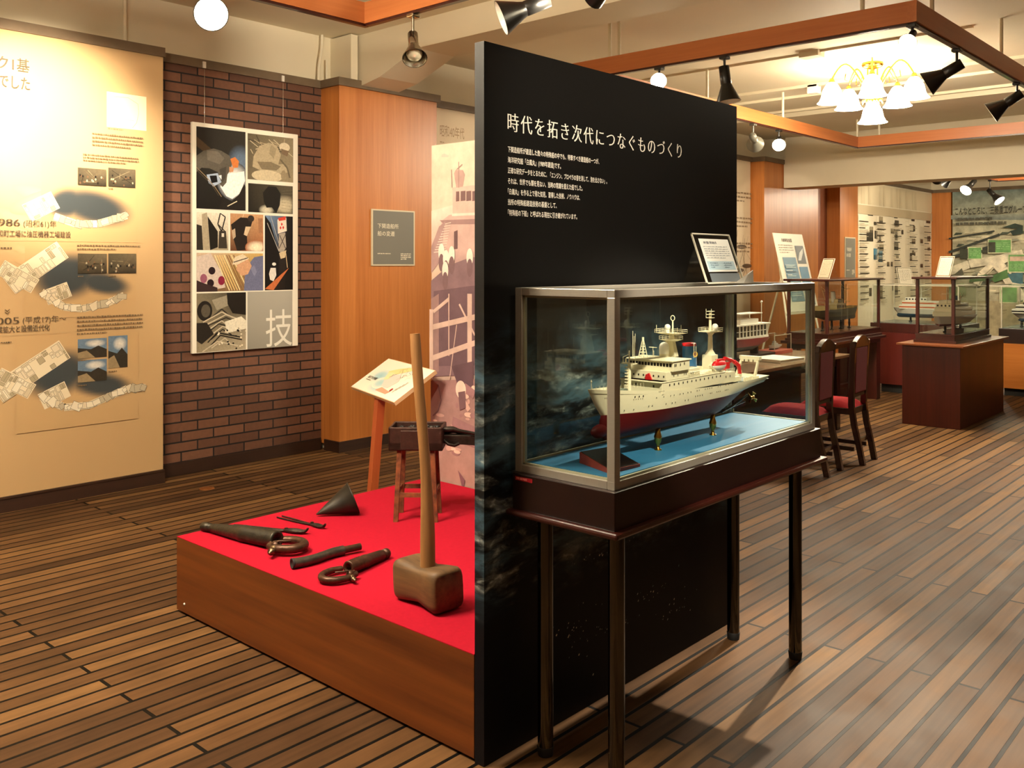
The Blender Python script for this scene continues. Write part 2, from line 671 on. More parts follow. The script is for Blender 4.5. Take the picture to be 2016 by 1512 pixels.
def floor_material():
    m = bpy.data.materials.new('floor_boards')
    m.use_nodes = True
    nt = m.node_tree
    L = nt.links.new
    b = nt.nodes['Principled BSDF']
    tc = nt.nodes.new('ShaderNodeTexCoord')
    mp = nt.nodes.new('ShaderNodeMapping')
    mp.inputs['Location'].default_value = (-1.518 - 1.055 + 2.11 * 20, -2.884 + 0.0426 + 0.0851 * 100, 0)
    br = nt.nodes.new('ShaderNodeTexBrick')
    br.offset = 0.5
    br.inputs['Color1'].default_value = (0, 0, 0, 1)
    br.inputs['Color2'].default_value = (1, 1, 1, 1)
    br.inputs['Mortar'].default_value = (0.5, 0.5, 0.5, 1)
    br.inputs['Scale'].default_value = 1.0
    br.inputs['Mortar Size'].default_value = 0.0074
    br.inputs['Mortar Smooth'].default_value = 0.1
    br.inputs['Brick Width'].default_value = 2.11
    br.inputs['Row Height'].default_value = 0.0851
    L(tc.outputs['Object'], mp.inputs[0])
    L(mp.outputs[0], br.inputs['Vector'])
    ramp = nt.nodes.new('ShaderNodeValToRGB')
    e = ramp.color_ramp.elements
    e[0].position, e[0].color = 0.0, l4((64, 44, 28))
    e[1].position, e[1].color = 1.0, l4((116, 86, 53))
    for p, c in ((0.25, (76, 53, 33)), (0.5, (88, 62, 38)), (0.75, (101, 73, 46))):
        k = e.new(p)
        k.color = l4(c)
    L(br.outputs['Color'], ramp.inputs[0])
    # grain along the boards, shifted from board to board
    add = nt.nodes.new('ShaderNodeVectorMath')
    add.operation = 'MULTIPLY_ADD'
    add.inputs[1].default_value = (3, 40, 7)
    L(br.outputs['Color'], add.inputs[0])
    mg = nt.nodes.new('ShaderNodeMapping')
    mg.inputs['Scale'].default_value = (2.0, 42, 1)
    L(tc.outputs['Object'], mg.inputs[0])
    L(mg.outputs[0], add.inputs[2])
    nz = nt.nodes.new('ShaderNodeTexNoise')
    nz.inputs['Scale'].default_value = 1.0
    nz.inputs['Detail'].default_value = 6
    L(add.outputs[0], nz.inputs['Vector'])
    n2 = nt.nodes.new('ShaderNodeTexNoise')
    n2.inputs['Scale'].default_value = 5.0
    n2.inputs['Detail'].default_value = 4
    L(tc.outputs['Object'], n2.inputs['Vector'])
    sm = nt.nodes.new('ShaderNodeMath')
    sm.operation = 'ADD'
    L(nz.outputs['Fac'], sm.inputs[0])
    L(n2.outputs['Fac'], sm.inputs[1])
    mr = nt.nodes.new('ShaderNodeMapRange')
    mr.inputs['From Min'].default_value = 0.65
    mr.inputs['From Max'].default_value = 1.35
    mr.inputs['To Min'].default_value = 0.66
    mr.inputs['To Max'].default_value = 1.3
    L(sm.outputs[0], mr.inputs['Value'])
    mu = nt.nodes.new('ShaderNodeMix')
    mu.data_type = 'RGBA'
    mu.blend_type = 'MULTIPLY'
    mu.inputs[0].default_value = 1
    L(ramp.outputs[0], mu.inputs[6])
    L(mr.outputs[0], mu.inputs[7])
    mx = nt.nodes.new('ShaderNodeMix')
    mx.data_type = 'RGBA'
    mx.inputs[7].default_value = l4((8, 6, 4))
    L(br.outputs['Fac'], mx.inputs[0])
    L(mu.outputs[2], mx.inputs[6])
    L(mx.outputs[2], b.inputs['Base Color'])
    rr = nt.nodes.new('ShaderNodeMapRange')
    rr.inputs['To Min'].default_value = 0.42
    rr.inputs['To Max'].default_value = 0.7
    L(n2.outputs['Fac'], rr.inputs['Value'])
    L(rr.outputs[0], b.inputs['Roughness'])
    b.inputs['Specular IOR Level'].default_value = 0.1
    iv = nt.nodes.new('ShaderNodeMath')
    iv.operation = 'MULTIPLY_ADD'
    iv.inputs[1].default_value = -1.0
    iv.inputs[2].default_value = 1.0
    L(br.outputs['Fac'], iv.inputs[0])
    bp = nt.nodes.new('ShaderNodeBump')
    bp.inputs['Strength'].default_value = 0.6
    bp.inputs['Distance'].default_value = 0.004
    L(iv.outputs[0], bp.inputs['Height'])
    L(bp.outputs[0], b.inputs['Normal'])
    return m


def brick_material():
    m = bpy.data.materials.new('brick_face')
    m.use_nodes = True
    nt = m.node_tree
    L = nt.links.new
    b = nt.nodes['Principled BSDF']
    b.inputs['Roughness'].default_value = 0.75
    tc = nt.nodes.new('ShaderNodeTexCoord')
    sp = nt.nodes.new('ShaderNodeSeparateXYZ')
    cb = nt.nodes.new('ShaderNodeCombineXYZ')
    L(tc.outputs['Object'], sp.inputs[0])
    L(sp.outputs[0], cb.inputs[0])
    L(sp.outputs[2], cb.inputs[1])
    br = nt.nodes.new('ShaderNodeTexBrick')
    br.inputs['Color1'].default_value = l4((86, 54, 38))
    br.inputs['Color2'].default_value = l4((118, 78, 56))
    br.inputs['Mortar'].default_value = l4((24, 15, 11))
    br.inputs['Scale'].default_value = 1.0
    br.inputs['Mortar Size'].default_value = 0.006
    br.inputs['Mortar Smooth'].default_value = 0.1
    br.inputs['Brick Width'].default_value = 0.262
    br.inputs['Row Height'].default_value = 0.0737
    br.offset = 0.5
    L(cb.outputs[0], br.inputs['Vector'])
    nz = nt.nodes.new('ShaderNodeTexNoise')
    nz.inputs['Scale'].default_value = 30
    nz.inputs['Detail'].default_value = 6
    L(tc.outputs['Object'], nz.inputs['Vector'])
    mr = nt.nodes.new('ShaderNodeMapRange')
    mr.inputs['To Min'].default_value = 0.75
    mr.inputs['To Max'].default_value = 1.25
    L(nz.outputs['Fac'], mr.inputs['Value'])
    mu = nt.nodes.new('ShaderNodeMix')
    mu.data_type = 'RGBA'
    mu.blend_type = 'MULTIPLY'
    mu.inputs[0].default_value = 1
    L(br.outputs['Color'], mu.inputs[6])
    L(mr.outputs[0], mu.inputs[7])
    L(mu.outputs[2], b.inputs['Base Color'])
    iv = nt.nodes.new('ShaderNodeMath')
    iv.operation = 'MULTIPLY_ADD'
    iv.inputs[1].default_value = -1.0
    iv.inputs[2].default_value = 1.0
    L(br.outputs['Fac'], iv.inputs[0])
    bp = nt.nodes.new('ShaderNodeBump')
    bp.inputs['Strength'].default_value = 0.8
    bp.inputs['Distance'].default_value = 0.008
    L(iv.outputs[0], bp.inputs['Height'])
    L(bp.outputs[0], b.inputs['Normal'])
    return m


# ------------------------------------------------------------------ the room
CZ = 3.47
o = MB().box(-4, 20.5, -3.2, 6.8, -0.1, 0).build('floor', floor_material(), origin=(0, 0, 0))
struct(o, 'brown wooden plank floor with dark seams', 'floor')
o = MB().box(-4, 20.5, -3.2, 6.8, CZ, CZ + 0.1).build('ceiling', CEIL)
struct(o, 'cream painted flat ceiling', 'ceiling')
struct(MB().box(-4, 20.5, 6.38, 6.8, 0, CZ).build('wall_left', CREAM), 'cream wall behind the panels and brick', 'wall')
struct(MB().box(-4, 20.5, -3.2, -3.0, 0, CZ).build('wall_right', DIMWALL), 'plain brown wall opposite the brick wall', 'wall')
struct(MB().box(-4.2, -4, -3.2, 6.8, 0, CZ).build('wall_near', DIMWALL), 'plain brown wall at the near end', 'wall')
struct(MB().box(20.2, 20.5, -3.0, 6.38, 0, CZ).build('wall_end', CREAM), 'cream wall behind the aerial view mural', 'wall')
struct(MB().box(3.1, 4.665, 6.36, 6.38, 0.0, 3.03).build('wall_brick', brick_material(), origin=(0, 6.36, 0.0145)),
       'reddish brown brick wall with dark joints behind the photo poster', 'wall')
# dark trims
TR = [(3.18, 4.66, 6.335, 6.38), (4.635, 5.78, 6.085, 6.38), (5.78, 12.125, 6.275, 6.38), (12.125, 13.99, 6.085, 6.38),
      (13.99, 14.8, 6.33, 6.38), (14.8, 15.6, 6.085, 6.38), (15.6, 20.2, 6.275, 6.38)]
for k, (x0, x1, y0, y1) in enumerate(TR):
    struct(MB().box(x0, x1, y0, y1, 3.02, 3.085).build('trim_%d' % (k + 1), TRIM), 'dark brown picture rail trim', 'trim')
struct(MB().box(19.975, 20.2, -3.0, 6.275, 3.02, 3.085).build('trim_8', TRIM), 'dark brown rail trim above the aerial view mural', 'trim')
for k, (x0, x1, y0, y1) in enumerate([(3.19, 4.645, 6.34, 6.36), (4.645, 5.77, 6.095, 6.3), (5.77, 12.135, 6.285, 6.38), (12.135, 13.98, 6.095, 6.3),
                                      (14.81, 15.58, 6.095, 6.3), (15.58, 20.0, 6.285, 6.38)]):
    struct(MB().box(x0, x1, y0, y1, 0, 0.09).build('baseboard_%d' % (k + 1), SKIRT), 'dark wooden baseboard', 'baseboard')
struct(MB().box(19.98, 20.0, -3.0, 5.9, 0, 0.09).build('baseboard_end', SKIRTY), 'dark wooden baseboard below the aerial view mural', 'baseboard')
# veneered columns
struct(MB().box(4.66, 5.755, 6.11, 6.38, 0.05, 3.05).build('column_1', OAK, bev=0.003), 'orange wood veneered column beside the brick wall', 'column')
struct(MB().box(12.15, 13.24, 6.11, 6.38, 0.05, 3.05).box(13.243, 13.97, 6.112, 6.38, 0.05, 3.05).build('column_2', OAK), 'orange wood veneered column under the far beam', 'column')
struct(MB().box(14.82, 15.57, 6.11, 6.38, 0.05, 3.05).build('column_3', OAK), 'orange wood veneered column with the second grey plaque', 'column')
struct(MB().box(19.99, 20.2, 5.93, 6.38, 0.05, 3.05).build('column_4', OAK), 'orange wood veneered corner column beside the aerial view mural', 'column')
struct(MB().box(13.97, 14.82, 6.33, 6.38, 0, 3.05).build('door_1', OAKD), 'dark brown wood door recess between two veneered columns', 'door')
# ceiling beams
b = MB()
hp = [(-3.0, CZ), (6.38, CZ), (6.38, 3.04), (6.11, 3.04), (5.85, 3.085), (5.4, 3.25), (-3.0, 3.25)]
vs = [(4.87, y, z) for y, z in hp] + [(5.28, y, z) for y, z in hp]
n = len(hp)
b.add(vs, [tuple(range(n)), tuple(reversed(range(n, 2 * n)))] + [(i, n + i, n + (i + 1) % n, (i + 1) % n) for i in range(n)])
struct(b.build('beam_1', CREAM), 'cream ceiling beam with a haunch over the first wood column', 'beam')
struct(MB().box(12.75, 13.2, -3.0, 6.1, 2.672, 3.11).box(12.8, 13.2, -3.0, 6.1, 3.11, CZ).build('beam_2', CREAM), 'deep cream beam crossing the room below the ceiling', 'beam')
for k, x in enumerate((9.4, 9.93, 10.8)):
    struct(MB().box(x, x + 0.05, -3.0, 6.38, CZ - 0.03, CZ).build('trim_%d' % (k + 9), CEIL), 'thin cream ceiling batten', 'trim')
struct(MB().box(11.0, 12.75, -3.0, 6.38, CZ - 0.06, CZ).build('trim_12', CEIL), 'shallow cream ceiling drop beside the deep beam', 'trim')
struct(MB().box(4.77, 4.84, 6.1, 6.38, 3.085, 3.46).build('trim_13', CREAM), 'cream corner strip above the first wood column', 'trim')
# surface pipes and cable trunking
tag(MB().cyl((2.973, 6.34, 3.08), (2.973, 6.34, 3.47), 0.013).build('conduit_pipe', PIPEW), 'thin white pipe rising above the beige history panel', 'pipe', 'white wall pipes')
tag(MB().tube([(4.617, 6.34, 3.085), (4.622, 6.34, 3.2), (4.65, 6.34, 3.36), (4.655, 6.34, 3.47)], 0.012).build('conduit_pipe', PIPEW),
    'bent white pipe above the corner of the brick wall', 'pipe', 'white wall pipes')
tag(MB().cyl((4.70, 6.34, 3.085), (4.70, 6.34, 3.27), 0.009).build('conduit_pipe', PIPEW), 'short white pipe stub above the first wood column', 'pipe', 'white wall pipes')
t = thing('cable_trunking', 'cream cable trunking with a junction box on the ceiling beside the chandelier', 'trunking', (7.98, 3.5, CZ))
MB().box(8.0, 8.03, 3.62, 5.6, CZ - 0.018, CZ).box(7.97, 8.0, 2.2, 3.5, CZ - 0.018, CZ).build('channel', CEIL, t)
MB().box(7.93, 8.07, 3.47, 3.65, CZ - 0.05, CZ).build('junction_box', CREAM, t)
t = thing('smoke_detector', 'small white box on the ceiling behind the chandelier', 'detector', (9.45, 4.25, CZ))
MB().box(9.40, 9.50, 4.12, 4.24, CZ - 0.1, CZ).build('housing', WHITEP, t, bev=0.01)

# ------------------------------------------------------------------ the beige history panel
R = random.Random(4)
HY = 6.2
hp_ = thing('history_panel', 'tall beige history panel with site maps and dated captions', 'display panel', (1.1, 6.28, 0))
MB().box(-1.0, 3.183, HY, 6.33, 0.09, 3.018).build('board', pbr('beige_board', (198, 164, 116), 0.6), hp_)
MB().box(-1.0, 3.19, HY - 0.02, 6.33, 3.016, 3.081).build('top_trim', TRIM, hp_)
MB().box(-1.0, 3.19, HY - 0.015, 6.33, 0.0, 0.092).box(-1.0, 3.186, HY - 0.02, 6.3, 0.085, 0.098).build('plinth', SKIRT, hp_)
f = Flat((0, HY, 0), (1, 0, 0), (0, 0, 1), (0, -1, 0))
BEI = (198, 164, 116)
INKD = (84, 70, 52)


def site_map(f, pts_w, town, coast, seed, edge=BEI):
    r = random.Random(seed)
    def water(x, y):
        k = 0.0
        for (u, v, ru, rv, a) in pts_w:
            ca, sa = math.cos(a), math.sin(a)
            dx, dy = x - u, y - v
            q = ((dx * ca + dy * sa) / ru) ** 2 + ((-dx * sa + dy * ca) / rv) ** 2
            k = max(k, min(1.0, 1.25 * max(0.0, 1 - q)))
        return k * k * (3 - 2 * k)
    f.field(max(1.7, min(p[0] - p[2] for p in pts_w)), min(p[1] - max(p[2], p[3]) for p in pts_w), min(3.15, max(p[0] + p[2] for p in pts_w)), max(p[1] + max(p[2], p[3]) for p in pts_w), 44, 34, water, (60, 66, 68), edge)
    for (u, v, ru, rv, a) in town:
        # a block of sheds, turned by a
        ca, sa = math.cos(a), math.sin(a)

        def W(x, y):
            return (u + x * ca - y * sa, v + x * sa + y * ca)
        f.poly([W(-ru, -rv), W(ru, -rv), W(ru, rv), W(-ru, rv)], (232, 218, 186))
        f.h += f.step
        cells = []
        x = -ru + 0.003
        while x < ru - 0.012:
            y = -rv + 0.003
            x1 = min(x + r.uniform(0.02, 0.05), ru - 0.002)
            while y < rv - 0.012:
                y1 = min(y + r.uniform(0.02, 0.07), rv - 0.002)
                if r.random() < 0.85:
                    cells.append((x, y, x1, y1))
                y = y1
            x = x1
        f.h += f.step
        for (x, y, x1, y1) in cells:
            f.poly([W(x, y), W(x1 - .004, y), W(x1 - .004, y1 - .004), W(x, y1 - .004)], (104, 94, 74), False)
        f.h += f.step
        for (x, y, x1, y1) in cells:
            f.poly([W(x + .002, y + .002), W(x1 - .006, y + .002), W(x1 - .006, y1 - .006), W(x + .002, y1 - .006)], r.choice([(226, 212, 182), (212, 198, 166), (176, 162, 130), (236, 226, 200)]), False)
        f.h += f.step
        for (x, y, x1, y1) in cells[::2]:
            f.line(W((x + x1) / 2, y + .003), W((x + x1) / 2, y1 - .007), .002, (120, 110, 88), False)
    # quays along the coast
    f.path(coast, 0.05, (222, 206, 172))
    for a, b in zip(coast, coast[1:]):
        d = Vector((b[0] - a[0], b[1] - a[1]))
        k = max(1, int(d.length / 0.03))
        for i in range(k):
            c = Vector(a) + d * ((i + 0.5) / k)
            ang = math.atan2(d.y, d.x) + r.uniform(-0.5, 0.5)
            f.h += f.step * .3
            w, hh = r.uniform(0.014, 0.034), r.uniform(0.012, 0.03)
            ca, sa = math.cos(ang), math.sin(ang)
            q = [(c.x + x * ca - y * sa, c.y + x * sa + y * ca) for x, y in ((-w, -hh), (w, -hh), (w, hh), (-w, hh))]
            f.poly(q, (90, 82, 68), False)
            q = [(c.x + x * ca - y * sa, c.y + x * sa + y * ca) for x, y in ((-w + .002, -hh + .002), (w - .002, -hh + .002), (w - .002, hh - .002), (-w + .002, hh - .002))]
            f.h += f.step * .3
            f.poly(q, r.choice([(236, 226, 200), (222, 208, 178), (190, 178, 150)]), False)


# faint tree-branch wash
for k in range(9):
    f.blob(2.2 + R.uniform(0, .6), 1.55 + R.uniform(0, 0.45), R.uniform(.12, .3), R.uniform(.03, .07), (210, 180, 134), BEI, R.uniform(-.5, .5))
f.rect(2.782, 2.48, 3.06, 2.718, (236, 222, 190))
f.path([(2.83, 2.69), (2.93, 2.695), (3.0, 2.66), (3.005, 2.6), (2.99, 2.53), (2.96, 2.49)], 0.003, (170, 156, 128))
f.path([(2.83, 2.69), (2.835, 2.6), (2.88, 2.55), (2.97, 2.54)], 0.002, (190, 176, 146))
f.bars(2.79, 2.455, 2.98, 2.475, 1, (140, 122, 92), R)
# the three site maps
site_map(f, [(2.70, 1.93, 0.30, 0.14, -0.2), (2.52, 1.95, 0.16, 0.12, 0.3)], [(2.36, 1.92, 0.1, 0.06, 0.5)], [(2.44, 1.86), (2.58, 1.815), (2.72, 1.82), (2.86, 1.865), (2.92, 1.885)], 1)
site_map(f, [(2.52, 1.47, 0.26, 0.18, 0.2), (2.76, 1.42, 0.22, 0.09, -0.2)], [(2.33, 1.53, 0.2, 0.065, 0.62), (2.22, 1.47, 0.12, 0.05, -0.55), (2.46, 1.36, 0.08, 0.05, 0.35)],
         [(2.36, 1.37), (2.5, 1.27), (2.62, 1.255), (2.78, 1.285), (2.9, 1.335)], 2)
site_map(f, [(2.46, 0.84, 0.25, 0.18, 0.2), (2.74, 0.74, 0.26, 0.1, -0.2)], [(2.3, 0.87, 0.24, 0.07, 0.55), (2.2, 0.8, 0.12, 0.05, -0.55), (2.44, 0.70, 0.09, 0.055, 0.4)],
         [(2.36, 0.7), (2.5, 0.615), (2.66, 0.61), (2.8, 0.655), (2.92, 0.695), (3.05, 0.69)], 3)
# headlines
f.text('ドック1基', 1.955, 2.765, 0.085, INKD, width=0.331, serif=True, weight=0.006)
f.text('でした', 2.105, 2.652, 0.085, INKD, width=0.185, serif=True, weight=0.006)
f.text('1986', 2.075, 1.786, 0.056, INKD, width=0.155, serif=True)
f.text('(昭和61)年', 2.25, 1.789, 0.042, INKD, width=0.2)
f.text('大和町工場に油圧機器工場建設', 2.065, 1.722, 0.041, INKD, width=0.476, weight=0.012)
f.text('2005', 2.045, 1.17, 0.056, INKD, width=0.18, serif=True)
f.text('(平成17)年〜', 2.245, 1.173, 0.044, INKD, width=0.268)
f.text('事業拡大と設備近代化', 2.06, 1.122, 0.041, INKD, width=0.35, weight=0.014)
f.rect(2.0, 1.103, 2.54, 1.105, (170, 146, 108))
f.rect(2.0, 1.70, 3.03, 1.702, (190, 166, 124))
for k in range(2):
    f.path([(2.14, 1.268 - k * .016), (2.155, 1.256 - k * .016), (2.17, 1.268 - k * .016)], .004, INKD)
f.bars(2.116, 1.645, 2.27, 1.655, 1, INKD, R, 0.8, 0.01)
f.bars(2.116, 1.055, 2.25, 1.065, 1, INKD, R, 0.8, 0.01)
for (u0, v0, u1, v1, n) in ((2.581, 1.632, 3.01, 1.68, 2), (2.581, 1.068, 3.03, 1.205, 5), (2.68, 2.33, 3.03, 2.43, 4), (2.62, 2.225, 3.0, 2.285, 3)):
    f.bars(u0, v0, u1, v1, n, (120, 100, 72), R, 0.5, 0.011)
for (u0, v0, u1) in ((2.587, 1.462, 2.66), (2.789, 1.462, 2.85), (2.587, 0.905, 2.66), (2.789, 0.815, 2.89), (2.587, 0.74, 2.65), (2.79, 2.055, 2.86)):
    f.bars(u0, v0, u1, v0 + 0.012, 1, (120, 100, 72), R, 0.8, 0.01)
f.build('print', INK, hp_)
for k, (u0, v1, u1, v0) in enumerate(((2.587, 2.188, 2.775, 2.075), (2.789, 2.203, 2.976, 2.077), (2.587, 1.62, 2.779, 1.488), (2.789, 1.622, 2.983, 1.487),
                                      (2.587, 1.053, 2.779, 0.925), (2.789, 1.062, 2.922, 0.844), (2.587, 0.912, 2.779, 0.767))):
    f = Flat((0, HY, 0), (1, 0, 0), (0, 0, 1), (0, -1, 0), 0.009, 0.0002)
    f.clip = (u0, v0, u1, v1)
    W_, H_ = u1 - u0, v1 - v0
    sky = k in (4, 5, 6)
    f.rect(u0, v0, u1, v1, (150, 142, 124) if not sky else (104, 128, 150))
    if sky:
        f.blob(u0 + W_ * .6, v0 + H_ * .75, W_ * .38, H_ * .22, (226, 222, 210), (104, 128, 150))
        f.poly([(u0, v0), (u1, v0), (u1, v0 + H_ * .4), (u0 + W_ * .7, v0 + H_ * .62), (u0 + W_ * .45, v0 + H_ * .45), (u0, v0 + H_ * .55)], (52, 48, 40))
        f.poly([(u0, v0), (u0 + W_ * .6, v0), (u0 + W_ * .3, v0 + H_ * .4), (u0, v0 + H_ * .3)], (150, 132, 100))
    else:
        f.grad([(u0, v0), (u1, v0), (u1, v1), (u0, v1)], [(60, 54, 42), (48, 42, 34), (110, 98, 76), (84, 76, 60)])
        for j in range(5):
            f.line((u0 + W_ * R.random(), v0 + H_ * R.random() * .7), (u0 + W_ * R.random(), v0 + H_ * R.random()), 0.003, R.choice([(150, 136, 106), (30, 26, 22), (110, 94, 70)]))
        for j in range(14):
            f.ell(u0 + W_ * R.uniform(.06, .94), v0 + H_ * R.uniform(.08, .6), .006, .008, R.choice([(170, 158, 132), (36, 32, 28), (110, 84, 62)]), n=8)
    f.build('photograph', GLOSSY, hp_)

# ------------------------------------------------------------------ photo collage poster on the brick wall
PY = 6.325
po = thing('photo_poster', 'white bordered poster of nine shipyard photographs hanging on the brick wall', 'poster', (3.945, PY, 0.885))
MB().box(3.475, 4.405, PY, 6.352, 0.885, 2.607).build('board', pbr('poster_board', (240, 234, 216), 0.45), po, bev=0.002)
K = PY / 6.36


def pc(x, y):
    u, v = wy(320 + x / 2.4387, 100 + y / 2.4387, PY)
    return (u, v)


class Pic:
    """One photograph of the poster; its marks are given in fractions of the picture."""

    def __init__(s, x0, y0, x1, y1, name):
        s.f = Flat((0, PY, 0), (1, 0, 0), (0, 0, 1), (0, -1, 0), 0.0008)
        (s.u0, s.v1), (s.u1, s.v0) = pc(x0, y0), pc(x1, y1)
        s.name = name
        s.f.clip = (s.u0, s.v0, s.u1, s.v1)

    def q(s, x, y):
        return (s.u0 + (s.u1 - s.u0) * x, s.v1 - (s.v1 - s.v0) * y)

    def bg(s, tl, tr, br, bl):
        s.f.grad([s.q(0, 1), s.q(1, 1), s.q(1, 0), s.q(0, 0)], [bl, br, tr, tl])
        return s

    def p(s, pts, c):
        s.f.poly([s.q(*a) for a in pts], c)
        return s

    def e(s, x, y, rx, ry, c, rot=0):
        s.f.ell(*s.q(x, y), rx * (s.u1 - s.u0), ry * (s.v1 - s.v0), c, rot)
        return s

    def g(s, x, y, rx, ry, c0, c1, rot=0):
        s.f.blob(*s.q(x, y), rx * (s.u1 - s.u0), ry * (s.v1 - s.v0), c0, c1, rot)
        return s

    def l(s, pts, w, c):
        s.f.path([s.q(*a) for a in pts], w, c)
        return s

    def done(s):
        return s.f.build('photograph', GLOSSY, po)


DK = (30, 27, 23)
a = Pic(162, 362, 398, 768, 'welder')
a.bg((34, 31, 27), (48, 46, 40), (26, 23, 20), (20, 18, 16))
a.p([(0, .12), (.3, .26), (.22, .33), (0, .24)], (74, 58, 40)).g(.9, .42, .3, .26, (104, 126, 152), (42, 40, 36))
a.g(.76, .64, .36, .25, (255, 255, 252), (58, 66, 76), .5)
a.p([(.5, .62), (.62, .55), (.97, .5), (.99, .62), (.88, .78), (.72, .86), (.6, .83), (.48, .72)], (252, 253, 250))
a.p([(.0, .36), (.14, .29), (.34, .25), (.5, .27), (.66, .32), (.72, .4), (.68, .5), (.62, .56), (.6, .66), (.52, .72), (.46, .68), (.44, .54), (.26, .5), (.1, .5), (.0, .56)], (92, 87, 77))
a.p([(.2, .28), (.42, .28), (.56, .36), (.46, .44), (.22, .4)], (112, 105, 94)).p([(.46, .5), (.6, .46), (.58, .6), (.5, .68)], (70, 66, 60))
a.p([(.68, .36), (.78, .33), (.86, .38), (.84, .46), (.74, .47)], (212, 126, 66)).p([(.66, .46), (.76, .46), (.74, .52), (.66, .53)], (206, 150, 112))
a.p([(.2, .58), (.42, .55), (.5, .66), (.34, .72), (.24, .68)], (168, 186, 208)).p([(.26, .59), (.4, .58), (.42, .66), (.3, .68)], (16, 16, 18)).p([(.44, .58), (.5, .57), (.5, .63)], (240, 244, 248))
a.l([(0, .5), (.18, .6), (.36, .72), (.5, .84)], .006, (150, 130, 100)).l([(.02, .54), (.3, .7), (.44, .83)], .004, (84, 74, 60))
a.p([(.45, 1), (.52, .86), (.68, .9), (.86, .8), (.97, .66), (1, .7), (1, 1)], (34, 30, 26)).l([(.62, .955), (.82, .885)], .007, (226, 214, 186)).done()
a = Pic(408, 395, 627, 633, 'caulker')
a.bg((94, 86, 68), (140, 128, 102), (150, 138, 110), (110, 100, 80))
for j in range(16):
    a.l([(R.random(), R.random() * .4), (R.random(), R.random() * .5)], .006, R.choice([(60, 54, 42), (176, 162, 132), (200, 188, 158)]))
a.p([(.12, .5), (.25, .25), (.45, .16), (.62, .2), (.72, .4), (.66, .62), (.78, .6), (.9, .78), (.7, .82), (.3, .8), (.1, .72)], (178, 164, 134))
a.p([(.2, .6), (.5, .58), (.72, .66), (.62, .76), (.3, .76)], (128, 116, 92)).p([(.5, .2), (.62, .28), (.56, .5), (.46, .4)], (156, 144, 116))
a.e(.8, .22, .12, .1, (212, 200, 172)).p([(.72, .26), (.9, .3), (.86, .42), (.74, .38)], (120, 100, 78))
a.e(.42, .9, .34, .13, (206, 192, 160)).l([(.7, .5), (.86, .68), (.92, .9)], .014, (104, 94, 74)).e(.78, .86, .06, .12, (150, 136, 108)).done()
a = Pic(411, 635, 625, 784, 'tank interior')
a.bg((44, 40, 32), (86, 80, 64), (60, 56, 46), (30, 27, 22))
a.g(.82, .72, .3, .4, (206, 196, 166), (70, 64, 52)).g(.4, .9, .18, .2, (220, 214, 190), (36, 33, 28))
a.p([(.32, .3), (.44, .06), (.62, .06), (.72, .3), (.7, .7), (.62, 1), (.52, .8), (.4, .82), (.34, .6)], (24, 22, 18))
for j in range(7):
    a.l([(.74, .2 + j * .1), (1, .14 + j * .12)], .0018, (120, 112, 90))
a.done()
a = Pic(163, 774, 316, 958, 'dock')
a.bg((226, 218, 196), (236, 230, 212), (170, 158, 130), (150, 138, 112))
a.p([(0, .32), (.16, .36), (.2, 1), (0, 1)], (46, 42, 36)).p([(.16, .05), (.32, 0), (.42, 1), (.2, .98)], (170, 158, 134))
a.p([(.34, .1), (.66, .5), (.66, .92), (.42, 1)], (28, 25, 21)).l([(.74, 0), (.66, .3), (.78, .5), (.9, .1), (.74, 0)], .01, (40, 36, 30)).l([(.66, .3), (.9, .5)], .008, (50, 46, 40))
a.p([(.7, .48), (.92, .48), (.96, .95), (.68, .95)], (58, 52, 44)).p([(.78, .54), (.86, .54), (.86, .64), (.78, .64)], (220, 214, 198)).done()
a = Pic(325, 780, 483, 962, 'torch cutter')
a.bg((196, 150, 108), (206, 160, 116), (150, 84, 50), (96, 60, 40))
a.l([(.4, 0), (.28, .4)], .006, (230, 196, 160)).p([(.84, .1), (.98, .1), (.98, .5), (.86, .5)], (160, 116, 84))
a.p([(.02, .3), (.3, .1), (.5, .1), (.66, .2), (.6, .4), (.5, .62), (.52, .96), (.2, 1), (.1, .7)], (36, 30, 26))
a.e(.62, .12, .1, .09, (52, 44, 38)).p([(.46, .34), (.62, .34), (.5, .6), (.4, .56)], (214, 190, 156)).p([(.04, .46), (.14, .4), (.16, .62), (.08, .7)], (190, 168, 140))
a.g(.8, .9, .36, .2, (255, 246, 214), (160, 92, 54)).done()
a = Pic(491, 790, 625, 1147, 'launch')
a.bg((120, 146, 180), (40, 36, 34), (26, 22, 20), (40, 30, 26))
a.p([(0, 0), (.2, .1), (.5, .5), (.5, .9), (.1, .96), (0, .96)], (22, 19, 17)).p([(.78, 0), (1, 0), (1, 1), (.72, 1)], (24, 21, 19))
a.p([(.44, .05), (.76, .02), (.78, .2), (.46, .24)], (232, 216, 200)).p([(.46, .03), (.74, 0), (.74, .05), (.5, .07)], (206, 70, 50))
for (dx, dy) in ((.6, .085), (.555, .135), (.65, .13)):
    a.p([(dx, dy), (dx + .035, dy + .025), (dx, dy + .05), (dx - .035, dy + .025)], (206, 44, 40))
a.l([(.08, .1), (.5, .48)], .004, (210, 206, 196)).l([(.2, 0), (.5, .38)], .004, (190, 186, 180)).p([(.5, .24), (.72, .22), (.76, .42), (.6, .52), (.48, .46)], (170, 160, 146))
a.l([(.52, .26), (.74, .44)], .006, (60, 54, 50)).l([(.74, .24), (.5, .44)], .006, (60, 54, 50)).p([(.5, .5), (.76, .46), (.72, .56), (.56, .58)], (206, 186, 150))
a.p([(0, .98), (.6, .78), (.86, .7), (.3, 1)], (196, 110, 66)).l([(.74, .5), (.8, .7)], .006, (214, 190, 150))
